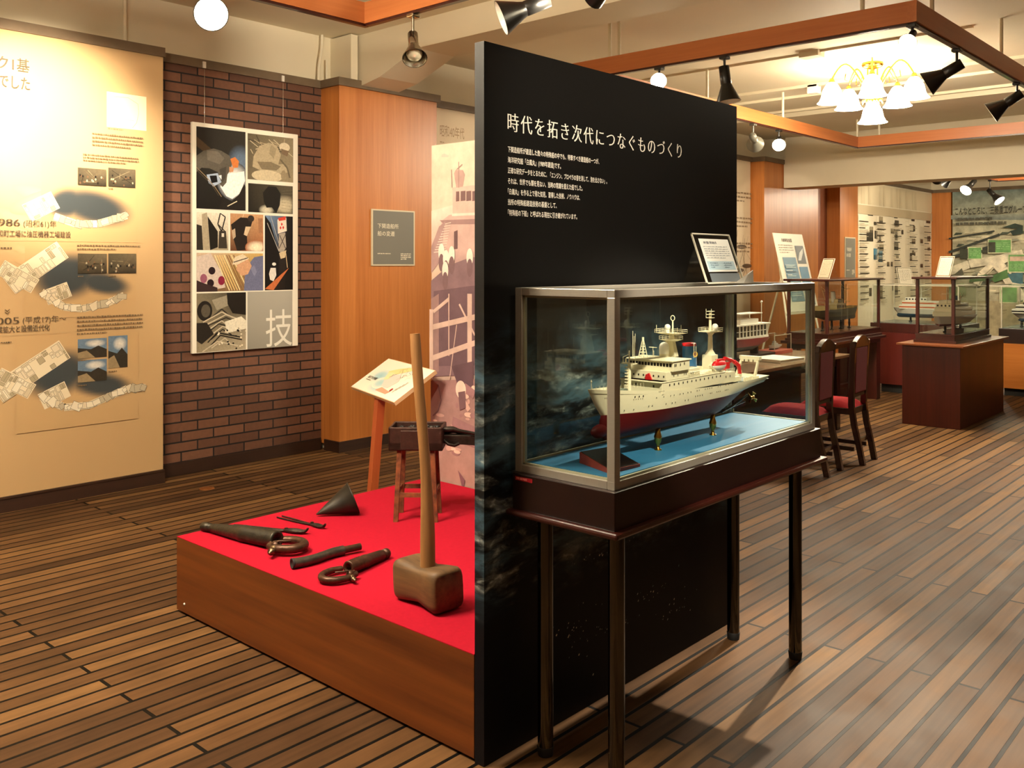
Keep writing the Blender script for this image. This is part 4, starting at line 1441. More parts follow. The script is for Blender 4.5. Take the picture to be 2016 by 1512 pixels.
# lamps of the near frames that stand out of view but light the platform and the floor
spot(0.6, 4.55, (0.9, 6.2, 1.7), 'lit spotlight on the near frame aimed along the history panel', lit=60, cone=70)
spot(1.6, 1.972, (3.0, 3.2, 0.3), 'lit spotlight on the near frame aimed at the red platform', lit=110, cone=46)
spot(3.668, 2.6, (4.2, 6.3, 2.3), 'lit spotlight on the near frame aimed at the photo poster', lit=200, cone=56)
spot(9.6, 1.972, (7.0, 1.2, 0.0), 'lit spotlight on the far rail aimed at the floor boards', lit=260, cone=75)


# ------------------------------------------------------------------ chandeliers
def chandelier(loc, label, rot=0.0, power=1.0):
    t = thing('chandelier', label, 'chandelier', loc, rot, 'chandeliers')
    z = 0.0
    MB().lathe([(0, 0.0), (0, .095), (-.02, .1), (-.04, .085), (-.055, .04), (-.055, 0)], (0, 0, z), (0, 0, 1), 28).build('canopy', GOLD, t, local=True)
    MB().lathe([(-.05, .02), (-.16, .014), (-.24, .02), (-.28, .045), (-.31, .06), (-.34, .05), (-.37, .03), (-.385, 0)], (0, 0, 0), (0, 0, 1), 20).build('centre_stem', GOLD, t, local=True)
    for k in range(6):
        a = 2 * PI * k / 6
        MB().tube([(.05 * math.cos(a), .05 * math.sin(a), -.04), (.05 * math.cos(a), .05 * math.sin(a), -.14), (.085 * math.cos(a), .085 * math.sin(a), -.24), (.045 * math.cos(a), .045 * math.sin(a), -.31)], .007, 8).build('scroll_rod', GOLD, t, local=True)

    def shade(x, y, zt, parent):
        prof = [(0, .025), (-.02, .05), (-.08, .085), (-.15, .10), (-.185, .118), (-.2, .135)]
        MB().lathe(prof, (x, y, zt), (0, 0, 1), 26).build('lamp_shade', SHADEG, parent, local=True)
        MB().lathe([(.035, .0), (.035, .018), (0, .03), (-.012, .03)], (x, y, zt), (0, 0, 1), 14).build('lamp_holder', GOLD, parent, local=True)
        light('POINT', 'lamp_light', (0, 0, 0), CHANDELIER_W * power, WARM, None, size=0.06)
        lo = bpy.context.scene.collection.objects[-1]
        lo.parent = parent
        lo.location = (x, y, zt - .22)
    for k in range(5):
        a = 2 * PI * k / 5
        c, s = math.cos(a), math.sin(a)
        pts = []
        for i in range(13):
            q = i / 12
            r = .05 + .33 * q
            zz = -.28 + .26 * math.sin(q * PI * .98) * (0.55 + .45 * q) + .11 * q
            pts.append((r * c, r * s, zz))
        arm = MB().tube(pts, .008, 8).build('arm', GOLD, t, local=True)
        MB().tube([(.16 * c, .16 * s, -.1), (.2 * c, .2 * s, -.18), (.26 * c, .26 * s, -.16), (.25 * c, .25 * s, -.1)], .005, 6).build('leaf_scroll', GOLD, arm, local=True)
        shade(.38 * c, .38 * s, -.18, arm)
    shade(0, 0, -.37, t)
    for k in range(10):
        a = 2 * PI * k / 10
        MB().tube([(.03 * math.cos(a), .03 * math.sin(a), -.34), (.085 * math.cos(a), .085 * math.sin(a), -.36), (.095 * math.cos(a), .095 * math.sin(a), -.39)], [.008, .012, .004], 6).build('petal', GOLD, t, local=True)
    return t


chandelier((8.82, 3.32, CZ), 'lit gilded chandelier with white bell shades inside the large lighting frame', math.radians(200))
chandelier((0.9, 3.3, CZ), 'lit gilded chandelier over the near bay by the history panel', 0.3, 1.35)
chandelier((16.2, 3.3, CZ), 'added hidden chandelier lighting the far bay beyond the deep beam', 0.8, 0.55)  # extra chandelier hidden by the beam, put in to light the far bay

# ------------------------------------------------------------------ red topped platform
PZ = 0.336
t = thing('display_platform', 'low wooden display platform with bright red felt top', 'platform', (2.8, 2.93, 0))
MB().box(2.045, 3.55, 2.003, 3.857, 0.012, PZ - 0.003).build('wooden_box', PLATW, t)
MB().box(2.06, 3.54, 2.01, 3.845, 0.0, 0.012).build('recessed_foot', BLACKM, t)
MB().box(2.045, 3.55, 2.003, 3.857, PZ - 0.003, PZ).build('felt_top', REDCLOTH, t)
MB().lathe([(0, .006), (.003, .005), (.004, 0)], (2.045, 3.79, 0.05), (-1, 0, 0), 12).build('screw_cap', WHITEP, t)

# ------------------------------------------------------------------ big wooden mallet
t = thing('wooden_mallet', 'large worn wooden mallet standing on its head with a long pale handle', 'mallet', (2.235, 2.42, PZ))
A = math.radians(-50)        # direction of the head
mh = Matrix.Translation((2.24, 2.425, PZ)) @ Matrix.Rotation(math.radians(-4), 4, 'Z')
b = MB()
rings = []
N = 28
secs = [(-.122, .84), (-.116, .95), (-.10, 1.0), (-.055, .93), (0, .82), (.055, .92), (.10, 1.0), (.117, .95), (.124, .82)]
vs = []
for (y, k) in secs:
    for i in range(N):
        a_ = 2 * PI * i / N
        ca, sa = math.cos(a_), math.sin(a_)
        p_ = 0.42
        x = .070 * k * math.copysign(abs(ca) ** p_, ca)
        z = .075 * k * math.copysign(abs(sa) ** p_, sa)
        vs.append((x, y + .004 * math.sin(3 * a_), z + .075))
fs = []
for k in range(len(secs) - 1):
    for i in range(N):
        j = (i + 1) % N
        fs.append((k * N + i, (k + 1) * N + i, (k + 1) * N + j, k * N + j))
fs += [tuple(range(N)), tuple(reversed(range((len(secs) - 1) * N, len(secs) * N)))]
b.add(vs, fs, 0, mh, True)
b.build('mallet_head', MALLETW, t)
h0 = Vector((2.235, 2.42, PZ + .135))
h1 = Vector((2.229, 2.470, 1.300))
pts, rr = [], []
for i in range(15):
    q = i / 14
    pts.append(h0.lerp(h1, q) + Vector((.006 * math.sin(q * 5), -.006 * math.sin(q * 4), 0)))
    rr.append(.027 if q < .12 else .019 if q > .4 else .027 - .008 * (q - .12) / .28)
rr[-1] = .018
MB().tube(pts, rr, 16).build('handle', HANDLEW, t)

# ------------------------------------------------------------------ rivet forge on four legs
FX, FY, FA = 2.975, 3.29, math.radians(-50)
t = thing('rivet_forge', 'small portable forge with dark iron pan on four rusty legs', 'forge', (FX, FY, PZ), FA)
for sx in (-1, 1):
    for sy in (-1, 1):
        lg = MB().hexa([(sx * .094 + a * .011, sy * .082 + c * .009, 0) for a, c in ((-1, -1), (1, -1), (1, 1), (-1, 1))],
                       [(sx * .078 + a * .011, sy * .066 + c * .009, .345) for a, c in ((-1, -1), (1, -1), (1, 1), (-1, 1))])
        lg.build('leg', LEGRUST, t, local=True)
for (x0, y0, x1, y1, z) in ((-.09, -.078, .09, -.078, .115), (-.09, .078, .09, .078, .12), (-.09, -.078, -.09, .078, .125), (.09, -.078, .09, .078, .125)):
    d = Vector((x1 - x0, y1 - y0, 0)).normalized()
    nn = Vector((-d.y, d.x, 0)) * .006
    a_, c_ = Vector((x0, y0, z)), Vector((x1, y1, z))
    zz = Vector((0, 0, .02))
    MB().hexa([a_ - nn, c_ - nn, c_ + nn, a_ + nn], [a_ - nn + zz, c_ - nn + zz, c_ + nn + zz, a_ + nn + zz]).build('stretcher', LEGRUST, t, local=True)
pan = MB()
x0, x1, y0, y1, z0, z1, w = -.128, .128, -.088, .088, .335, .445, .012
pan.box(x0, x1, y0, y1, z0, z0 + .04)
pan.box(x0, x1, y0, y0 + w, z0, z1).box(x0, x1, y1 - w, y1, z0, z1).box(x0, x0 + w, y0, y1, z0, z1).box(x1 - w, x1, y0, y1, z0, z1)
pan.box(-.07, .02, y0 - .012, y0, z0 + .005, z1 - .012)
pn = pan.build('fire_pan', pbr('forge_iron', (58, 34, 26), 0.5, 0.4, var=0.3, scale=30, bump=0.2), t, local=True, bev=0.004)
cb = MB()
r3 = random.Random(8)
for k in range(110):
    cb.ball((r3.uniform(-.108, .108), r3.uniform(-.068, .068), r3.uniform(.405, .428)), r3.uniform(.007, .014), 6, sq=(1, r3.uniform(.7, 1.2), r3.uniform(.6, 1)))
c = cb.build('coal', COAL, pn, local=True)
c['kind'] = 'stuff'
# bellows nozzle and clamp bars at the side
MB().hexa([(.125, -.03, .36), (.30, -.008, .345), (.30, .008, .345), (.125, .03, .36)], [(.125, -.03, .40), (.30, -.008, .395), (.30, .008, .395), (.125, .03, .40)]).build('bellows_nozzle', IRON, t, local=True, bev=0.003)
for dy, dz in ((-.022, .425), (.02, .412)):
    MB().tube([(.12, dy, dz), (.17, dy, dz + .002), (.2, dy * .8, dz - .006), (.33, dy * .6, dz - .03)], [.014, .014, .009, .007], 8).build('clamp_bar', IRON, t, local=True)
MB().tube([(.13, -.03, .375), (.15, -.045, .36), (.18, -.04, .352), (.2, -.03, .36)], .008, 8).build('hook', IRON, t, local=True)

# ------------------------------------------------------------------ sheet metal cone
t = thing('sheet_metal_cone', 'dark sheet metal cone lying on its side on the red platform', 'cone', (2.72, 3.57, PZ))
ap = Vector((2.650, 3.655, PZ + .012))
rim = Vector((2.803, 3.566, PZ + .079))
ax = (rim - ap)
L_ = ax.length
cone = MB().lathe([(0, .003), (L_, .079), (L_, .0775), (.004, .001)], ap, ax, 36)
cone.build('sheet_body', SHEET, t)
MB().lathe([(L_ - .004, .0792), (L_ + .001, .0805), (L_ + .001, .0772)], ap, ax, 36).build('rolled_rim', SHEET, t)

# ------------------------------------------------------------------ two pairs of blacksmith's tongs


def tongs(a, b, label, w=.012, r=.006, jaw=.07):
    a, b = Vector((a[0], a[1], PZ)), Vector((b[0], b[1], PZ))
    d = (b - a).normalized()
    nrm = Vector((-d.y, d.x, 0))
    L_ = (b - a).length
    t = thing('blacksmith_tongs', label, 'tongs', (a + b) / 2, group='iron tongs on the platform')

    def P(q, s, z=.0):
        return a + d * (L_ * q) + nrm * s + Vector((0, 0, r + z))
    for sgn in (-1, 1):
        MB().tube([P(0, sgn * w * 1.5), P(.35, sgn * w * 1.2), P(.66, sgn * w * .35), P(.74, -sgn * w * .4, .003), P(.82, -sgn * w, .004), P(.93, -sgn * w * .8, .004), P(.97, -sgn * w * .5, .008), P(1.0, -sgn * w * .3, .02)],
                  [r * .7, r * .85, r * 1.1, r * 1.5, r * 1.5, r * 1.2, r, r * .6], 8).build('tong_arm', IRON, t)
    MB().cyl(P(.72, 0, -.004), P(.72, 0, .014), .008, n=12).build('rivet', IRON, t)
    return t


tongs((2.525, 3.775), (2.552, 3.452), 'short pair of iron tongs beside the dark cone', .010, .005)
tongs((2.285, 3.80), (2.452, 3.445), 'longer pair of iron tongs behind the big pneumatic hammer', .011, .0065)


# ------------------------------------------------------------------ pneumatic riveting hammers
def hammer(a, b, r0, r1, label, mats, side=1, loop=1.35):
    """a: muzzle, b: handle end of the barrel, both on the platform."""
    body, hand = mats
    a, b = Vector((a[0], a[1], PZ)), Vector((b[0], b[1], PZ))
    d = (b - a).normalized()
    nrm = Vector((-d.y, d.x, 0)) * side
    up = Vector((0, 0, 1))
    L_ = (b - a).length
    t = thing('pneumatic_hammer', label, 'hammer', (a + b) / 2, group='pneumatic hammers on the platform')
    A_, B_ = a + up * r0, b + up * (r1 + .004)
    ax = B_ - A_
    q = ax.length
    MB().lathe([(0, 0), (0, r0 * .9), (.004, r0), (q * .1, r0 * .98), (q * .1, r0 * .9), (q * .16, r0 * .9), (q * .17, r0 * 1.05), (q * .55, r1 * .93), (q * .56, r1 * 1.0), (q * .62, r1 * 1.0), (q * .63, r1 * .95), (q * .985, r1), (q, r1 * .94), (q, r1 * .6), (q - .02, r1 * .55), (q - .02, 0)],
               A_, ax, 26).build('barrel', body, t)
    for k in range(5):
        h = A_ + ax * (.66 + .05 * k)
        MB().cyl(h + nrm * r1 * .6 + up * r1 * .7, h + nrm * r1 * .66 + up * r1 * .8, .004, n=8).build('exhaust_port', BLACKM, t)
    # D shaped handle
    c = B_ + up * -.004
    R_ = r1 * loop
    pts = [c + nrm * R_ * .8 - d * .01, c + nrm * R_ * 1.25 + d * R_ * .7, c + nrm * R_ * 1.15 + d * R_ * 1.9, c + nrm * R_ * .4 + d * R_ * 2.55, c - nrm * R_ * .5 + d * R_ * 2.3, c - nrm * R_ * 1.1 + d * R_ * 1.3, c - nrm * R_ * 1.0 + d * R_ * .2]
    fine = []
    for i in range(len(pts) - 1):
        p0 = pts[max(i - 1, 0)]
        p1, p2 = pts[i], pts[i + 1]
        p3 = pts[min(i + 2, len(pts) - 1)]
        for k in range(5):
            s_ = k / 5
            fine.append(0.5 * ((2 * p1) + (p2 - p0) * s_ + (2 * p0 - 5 * p1 + 4 * p2 - p3) * s_ ** 2 + (3 * p1 - p0 - 3 * p2 + p3) * s_ ** 3))
    fine.append(pts[-1])
    MB().tube([p + up * -.008 for p in fine], [r1 * .42 + .1 * r1 * math.sin(PI * i / (len(fine) - 1)) for i in range(len(fine))], 14).build('grip', hand, t)
    v0 = c - nrm * R_ * .95 + d * R_ * .9
    val = MB().ball(v0, r1 * .55, 14).build('valve_body', hand, t)
    e = (-nrm * .8 + d * .45).normalized()
    z_ = Vector((0, 0, max(-.012, PZ + r1 * .34 - v0.z)))
    MB().lathe([(0, r1 * .5), (r1 * .5, r1 * .42), (r1 * .55, r1 * .3), (r1 * .9, r1 * .3), (r1 * .95, r1 * .38), (r1 * 1.25, r1 * .38), (r1 * 1.3, r1 * .2), (r1 * 1.7, r1 * .17), (r1 * 1.75, 0)], v0 + e * r1 * .3 + z_ * .8, e, 16).build('hose_nipple', pbr('worn_steel', (112, 96, 74), 0.32, 0.9), val)
    MB().tube([v0 + up * r1 * .2, v0 + up * r1 * .55 + d * r1 * .5, c + d * R_ * 1.6 + up * r1 * .3], r1 * .13, 8).build('trigger_lever', hand, t)
    MB().cyl(v0 - d * r1 * .9 + up * .002, v0 - d * r1 * .3 + up * .002, r1 * .26, n=12).build('bolt', hand, t)
    return t


hammer((2.167, 3.85), (2.235, 3.36), .020, .038, 'big dark pneumatic riveting hammer at the outer corner of the red platform', (pbr('green_black_iron', (50, 46, 36), 0.42, 0.5, var=0.3, scale=40, bump=0.25), IRONB))
hammer((2.475, 2.925), (2.232, 2.872), .021, .027, 'smaller brown pneumatic hammer beside the wooden mallet', (IRONB, IRONB), -1, 1.75)
t = thing('steel_pipe', 'short grey cranked steel pipe lying before the smaller hammer', 'pipe', (2.3, 3.08, PZ))
P_ = [(2.135, 3.10), (2.185, 3.088), (2.235, 3.084), (2.285, 3.092), (2.335, 3.096), (2.375, 3.088)]
pp = MB().tube([(x, y, PZ + .021) for x, y in P_], [.0205, .0195, .019, .019, .020, .0205], 18)
pp.build('tube_wall', IRONG, t)
d = Vector((2.135 - 2.185, 3.10 - 3.088, 0)).normalized()
MB().lathe([(-.004, .0205), (.005, .0215), (.005, .016), (.0012, .015), (.0012, 0)], (2.135, 3.10, PZ + .022), d, 18, mi=0).build('open_end', BLACKM, t)
MB().tube([(2.37, 3.088, PZ + .022), (2.41, 3.078, PZ + .023), (2.45, 3.07, PZ + .024)], .0145, 14).build('inner_tube', IRONB, t)

# ------------------------------------------------------------------ reading desk sign behind the platform
C_ = Vector((3.485, 4.085, 0.885))
yaw, tilt = math.radians(70.2), math.radians(33.4)
hx = Vector((math.cos(yaw), math.sin(yaw), 0))
nn = Vector((-math.sin(yaw), math.cos(yaw), 0))
ux = (-nn * math.cos(tilt)) + Vector((0, 0, math.sin(tilt)))
nz = hx.cross(ux)
if nz.z < 0:
    nz = -nz
t = thing('reading_stand', 'slanted white picture board on a reddish wooden post behind the platform', 'sign stand', (3.5, 4.1, 0))
W_, H_ = .731, .292


def bd(a, c, k):
    return C_ + hx * (a * W_ / 2) + ux * (c * H_ / 2) + nz * k


MB().hexa([bd(1, -1, -.02), bd(-1, -1, -.02), bd(-1, 1, -.02), bd(1, 1, -.02)], [bd(1, -1, 0), bd(-1, -1, 0), bd(-1, 1, 0), bd(1, 1, 0)]).build('board', pbr('sign_edge', (206, 172, 130), 0.5), t)
f = Flat(C_, -hx, ux, nz)
f.rect(-W_ / 2 + .004, -H_ / 2 + .004, W_ / 2 - .004, H_ / 2 - .004, (240, 234, 216))
for (u, v, a_, c_, col) in ((-.17, .0, .12, .06, (150, 196, 206)), (-.02, -.09, .16, .05, (176, 206, 206)), (.12, .1, .14, .04, (186, 212, 208)), (-.06, -.05, .1, .05, (160, 200, 204))):
    f.blob(u, v, a_, c_, col, (240, 234, 216))
f.poly([(-.02, -.11), (.16, -.115), (.18, -.09), (.02, -.075)], (214, 160, 130))
for k in range(7):
    f.line((.0 + k * .025, -.11), (.02 + k * .024, -.085), .003, (186, 130, 106))
f.poly([(-.1, .02), (.02, .05), (.16, .11), (.1, .125), (-.04, .09), (-.14, .05)], (232, 216, 150))
f.poly([(.0, -.07), (.1, -.07), (.13, .0), (.06, .05), (-.03, .03), (-.06, -.02)], (222, 206, 196))
f.poly([(-.08, -.02), (-.02, -.01), (-.04, .05), (-.12, .04)], (236, 222, 170))
for k in range(16):
    u, v = R.uniform(-.08, .2), R.uniform(.0, .1)
    f.path([(u, v), (u + R.uniform(-.03, .03), v + .02), (u + R.uniform(-.03, .03), v + .03)], .002, R.choice([(120, 110, 96), (160, 150, 120), (90, 86, 80)]))
f.ell(.17, -.075, .012, .014, (150, 30, 30))
for k in range(4):
    f.rect(.21 + .012 * k, -.09 + .02 * k, .216 + .012 * k, -.05 + .02 * k, (150, 140, 126))
f.text('鋲打ち作業', -.30, -.045, .022, (40, 38, 34), width=.14, weight=.02)
f.bars(-.29, -.062, -.19, -.052, 1, (110, 104, 92), R, .8, .008)
f.build('picture', INK, t)
pt = C_ + hx * -.02 - ux * .10 - nz * .02
ft = Vector((pt.x - .035, pt.y + .055, 0))
dv = hx * .03
dn = nn * .022
MB().hexa([ft - dv - dn + Vector((0, 0, .03)), ft + dv - dn + Vector((0, 0, .03)), ft + dv + dn + Vector((0, 0, .03)), ft - dv + dn + Vector((0, 0, .03))], [pt - dv - dn, pt + dv - dn, pt + dv + dn, pt - dv + dn]).build('post', SIGNWOOD, t)
MB().box(ft.x - .12, ft.x + .06, ft.y - .1, ft.y + .16, 0, .03).build('foot', SIGNWOOD, t, bev=.004)
b = MB().lathe([(0, 0.0), (0, .052), (.003, .05), (.004, .045), (.004, 0)], (3.303, 5.816, 0.0), (0, 0, 1), 24)
tag(b.build('floor_socket_cover', pbr('socket_brass', (150, 92, 44), 0.4, 0.5)), 'small round brass cover set in the floor near the brick wall', 'floor cover')

# ------------------------------------------------------------------ main display case
t = thing('display_case', 'large aluminium framed glass case on a dark base with four chrome legs', 'display case', (2.83, 1.73, 0))
X0, X1, Y0, Y1 = 2.16, 3.515, 1.55, 1.934
MB().box(2.14, 3.535, 1.535, 1.928, 0.785, 0.898).build('plinth_box', DARKRED, t, bev=0.003)
mo = MB()
mo.box(2.118, 3.552, 1.512, 1.94, 0.768, 0.786)
mo.build('moulding', REDWOODX, t, bev=0.007)
for (x, y) in ((2.23, 1.594), (3.432, 1.594), (2.23, 1.868), (3.44, 1.868)):
    lg = MB().cyl((x, y, 0.03), (x, y, 0.77), 0.025, n=24).build('leg', CHROME, t)
    MB().lathe([(0, .024), (.028, .027), (.03, .025), (.03, 0)], (x, y, 0), (0, 0, 1), 20).build('rubber_foot', BLACKM, lg)
w = 0.027
for (x, y) in ((X0, Y0), (X1 - w, Y0), (X0, Y1 - w), (X1 - w, Y1 - w)):
    MB().box(x, x + w, y, y + w, 0.898 + .022, 1.475 - .022).build('upright', ALU, t, bev=0.0015)
fr2 = MB()
for z0, z1 in ((0.898, 0.922), (1.452, 1.476)):
    fr2.box(X0, X1, Y0, Y0 + w, z0, z1).box(X0, X1, Y1 - w, Y1, z0, z1).box(X0, X0 + w, Y0 + w, Y1 - w, z0, z1).box(X1 - w, X1, Y0 + w, Y1 - w, z0, z1)
fr2.build('rail_frame', pbr('aluminium_rail', (176, 172, 162), 0.3, 0.55, var=0.06, scale=40, stretch=(30, 30, 1)), t, bev=0.0015)
gb = MB()
e = .006
for z in (0.922, 1.452 - e):
    gb.box(X0 + w, X1 - w, Y0 + .008, Y0 + .016, z, z + e).box(X0 + w, X1 - w, Y1 - .016, Y1 - .008, z, z + e)
    gb.box(X0 + .008, X0 + .016, Y0 + w, Y1 - w, z, z + e).box(X1 - .016, X1 - .008, Y0 + w, Y1 - w, z, z + e)
for x in (X0 + w, X1 - w - e):
    gb.box(x, x + e, Y0 + .008, Y0 + .016, .922, 1.452).box(x, x + e, Y1 - .016, Y1 - .008, .922, 1.452)
for y in (Y0 + w, Y1 - w - e):
    gb.box(X0 + .008, X0 + .016, y, y + e, .922, 1.452).box(X1 - .016, X1 - .008, y, y + e, .922, 1.452)
gb.build('pane_bead', SEALANT, t)
for q in ((X0 + w, X1 - w, Y0 + .010, Y0 + .0105), (X0 + w, X1 - w, Y1 - .0105, Y1 - .010), (X0 + .010, X0 + .0105, Y0 + w, Y1 - w), (X1 - .0105, X1 - .010, Y0 + w, Y1 - w)):
    MB().box(*q, 0.922, 1.452).build('glass_pane', CLEAR, t)
MB().box(X0 + .01, X1 - .01, Y0 + .01, Y1 - .01, 1.466, 1.4665).build('glass_pane', CLEAR, t)
MB().box(X0 + w, X1 - w, Y0 + w, Y1 - w, 0.90, 0.926).build('blue_floor', BLUE, t)
f = Flat((2.14, 0, 0), (0, -1, 0), (0, 0, 1), (-1, 0, 0))
f.rect(-1.915, .877, -1.845, .889, (150, 16, 28))
f.bars(-1.91, .879, -1.85, .887, 1, (220, 130, 120), R, .9, .006)
f.build('red_label', INK, t)

# wedge shaped caption block in the case
t = thing('caption_block', 'dark wedge shaped caption block on the blue floor of the main case', 'caption block', (2.32, 1.69, 0.926))
c1, c2 = Vector((2.285, 1.775, .926)), Vector((2.225, 1.615, .926))
dx_ = Vector((.145, -.01, 0))
MB().hexa([c2, c2 + dx_, c1 + dx_, c1], [c2 + Vector((0, 0, .012)), c2 + dx_ + Vector((0, 0, .008)), c1 + dx_ + Vector((0, 0, .03)), c1 + Vector((0, 0, .034))]).build('wooden_wedge', woodmat('wedge_wood', (104, 34, 22), (128, 48, 30), 'X', 0.4), t)
zz = Vector((0, 0, .0015))
MB().hexa([c2 + Vector((.003, .003, .0125)), c2 + dx_ + Vector((-.003, .003, .0085)), c1 + dx_ + Vector((-.003, -.003, .0305)), c1 + Vector((.003, -.003, .0345))],
          [c2 + Vector((.003, .003, .0125)) + zz, c2 + dx_ + Vector((-.003, .003, .0085)) + zz, c1 + dx_ + Vector((-.003, -.003, .0305)) + zz, c1 + Vector((.003, -.003, .0345)) + zz]).build('black_plate', pbr('caption_plate', (14, 13, 13), 0.3), t)


def card_holder(base, yaw, W_, H_, lean, label, style=0, name='card_holder'):
    """Acrylic card holder leaning back; yaw turns its face (0 faces -y)."""
    t = thing(name, label, 'card holder', base, yaw, 'card holders on the cases')
    cl, sl = math.cos(lean), math.sin(lean)

    def M(x, u, k):
        return (x, sl * u - cl * k, cl * u + sl * k)
    th = .004
    MB().hexa([M(-W_ / 2, 0, 0), M(W_ / 2, 0, 0), M(W_ / 2, 0, -th), M(-W_ / 2, 0, -th)], [M(-W_ / 2, H_, 0), M(W_ / 2, H_, 0), M(W_ / 2, H_, -th), M(-W_ / 2, H_, -th)]).build('acrylic_plate', ACRYL, t, local=True)
    eb = MB()
    e = .005
    for (xa, xb, ua, ub) in ((-W_ / 2, W_ / 2, H_ - e, H_), (-W_ / 2, -W_ / 2 + e, 0, H_), (W_ / 2 - e, W_ / 2, 0, H_), (-W_ / 2, W_ / 2, 0, e)):
        eb.hexa([M(xa, ua, .001), M(xb, ua, .001), M(xb, ua, -th - .001), M(xa, ua, -th - .001)], [M(xa, ub, .001), M(xb, ub, .001), M(xb, ub, -th - .001), M(xa, ub, -th - .001)])
    eb.build('polished_edge', ACRYLEDGE, t, local=True)
    MB().hexa([(-W_ * .4, sl * H_ * .35, H_ * .3), (W_ * .4, sl * H_ * .35, H_ * .3), (W_ * .4, sl * H_ * .35 + .004, H_ * .3), (-W_ * .4, sl * H_ * .35 + .004, H_ * .3)][::1],
              [(-W_ * .4, sl * H_ * .35, H_ * .3 + .003), (W_ * .4, sl * H_ * .35, H_ * .3 + .003), (W_ * .4, sl * H_ * .35 + .004, H_ * .3 + .003), (-W_ * .4, sl * H_ * .35 + .004, H_ * .3 + .003)])
    MB().hexa([(-W_ * .42, sl * H_ + .05, 0), (W_ * .42, sl * H_ + .05, 0), (W_ * .42, sl * H_ + .054, 0), (-W_ * .42, sl * H_ + .054, 0)],
              [(-W_ * .42, sl * H_ * .8 + .006, cl * H_ * .8), (W_ * .42, sl * H_ * .8 + .006, cl * H_ * .8), (W_ * .42, sl * H_ * .8 + .010, cl * H_ * .8), (-W_ * .42, sl * H_ * .8 + .010, cl * H_ * .8)]).build('back_leg', ACRYL, t, local=True)
    f = Flat((0, 0, 0), (1, 0, 0), M(0, 1, 0), M(0, 0, 1), .0012)
    r = random.Random(5)
    if style == 1:
        u0, u1, v0, v1 = -W_ * .38, W_ * .40, H_ * .23, H_ * .89
        f.rect(u0, v0, u1, v1, (226, 230, 222))
        f.rect(u0 + .01, v0 + .008, u1 - .01, v0 + (v1 - v0) * .32, (156, 190, 204))
        f.bars(u0 + .03, v1 - .022, u0 + .17, v1 - .01, 1, (34, 40, 54), r, .9, .012)
        f.bars(u0 + .02, v0 + .05, u1 - .02, v1 - .03, 6, (140, 150, 156), r, .4, .016)
        f.bars(u0 + .03, v0 + .012, u0 + .09, v0 + .038, 3, (90, 120, 146), r, .5, .01)
        f.bars(u1 - .09, v0 + .012, u1 - .03, v0 + .038, 3, (90, 120, 146), r, .5, .01)
        f.rect(u0, H_ * .03, u1, H_ * .2, (64, 78, 86))
    elif style == 2:
        f.rect(-W_ * .42, H_ * .06, W_ * .42, H_ * .94, (196, 190, 164))
        f.bars(-W_ * .35, H_ * .15, W_ * .35, H_ * .85, 9, (160, 152, 128), r, .4, .02)
    else:
        f.rect(-W_ * .42, H_ * .06, W_ * .42, H_ * .94, (214, 208, 186))
        f.bars(-W_ * .35, H_ * .15, W_ * .35, H_ * .85, 8, (140, 134, 116), r, .4, .02)
    f.build('printed_card', INK, t, local=True)
    return t


t = card_holder((3.19, 1.76, 1.476), 0.0, .29, .205, math.radians(20), 'clear card holder with a pale blue caption standing on the main case', 1)
b = MB().hexa([(.06, -.04, 0), (.14, -.04, 0), (.14, .0, 0), (.06, .0, 0)], [(.1, -.038, .035), (.14, -.038, .05), (.14, -.034, .05), (.1, -.034, .035)])
b.build('folded_card', PAPER, t, local=True)

# ------------------------------------------------------------------ the white research ship model
SY = 1.74


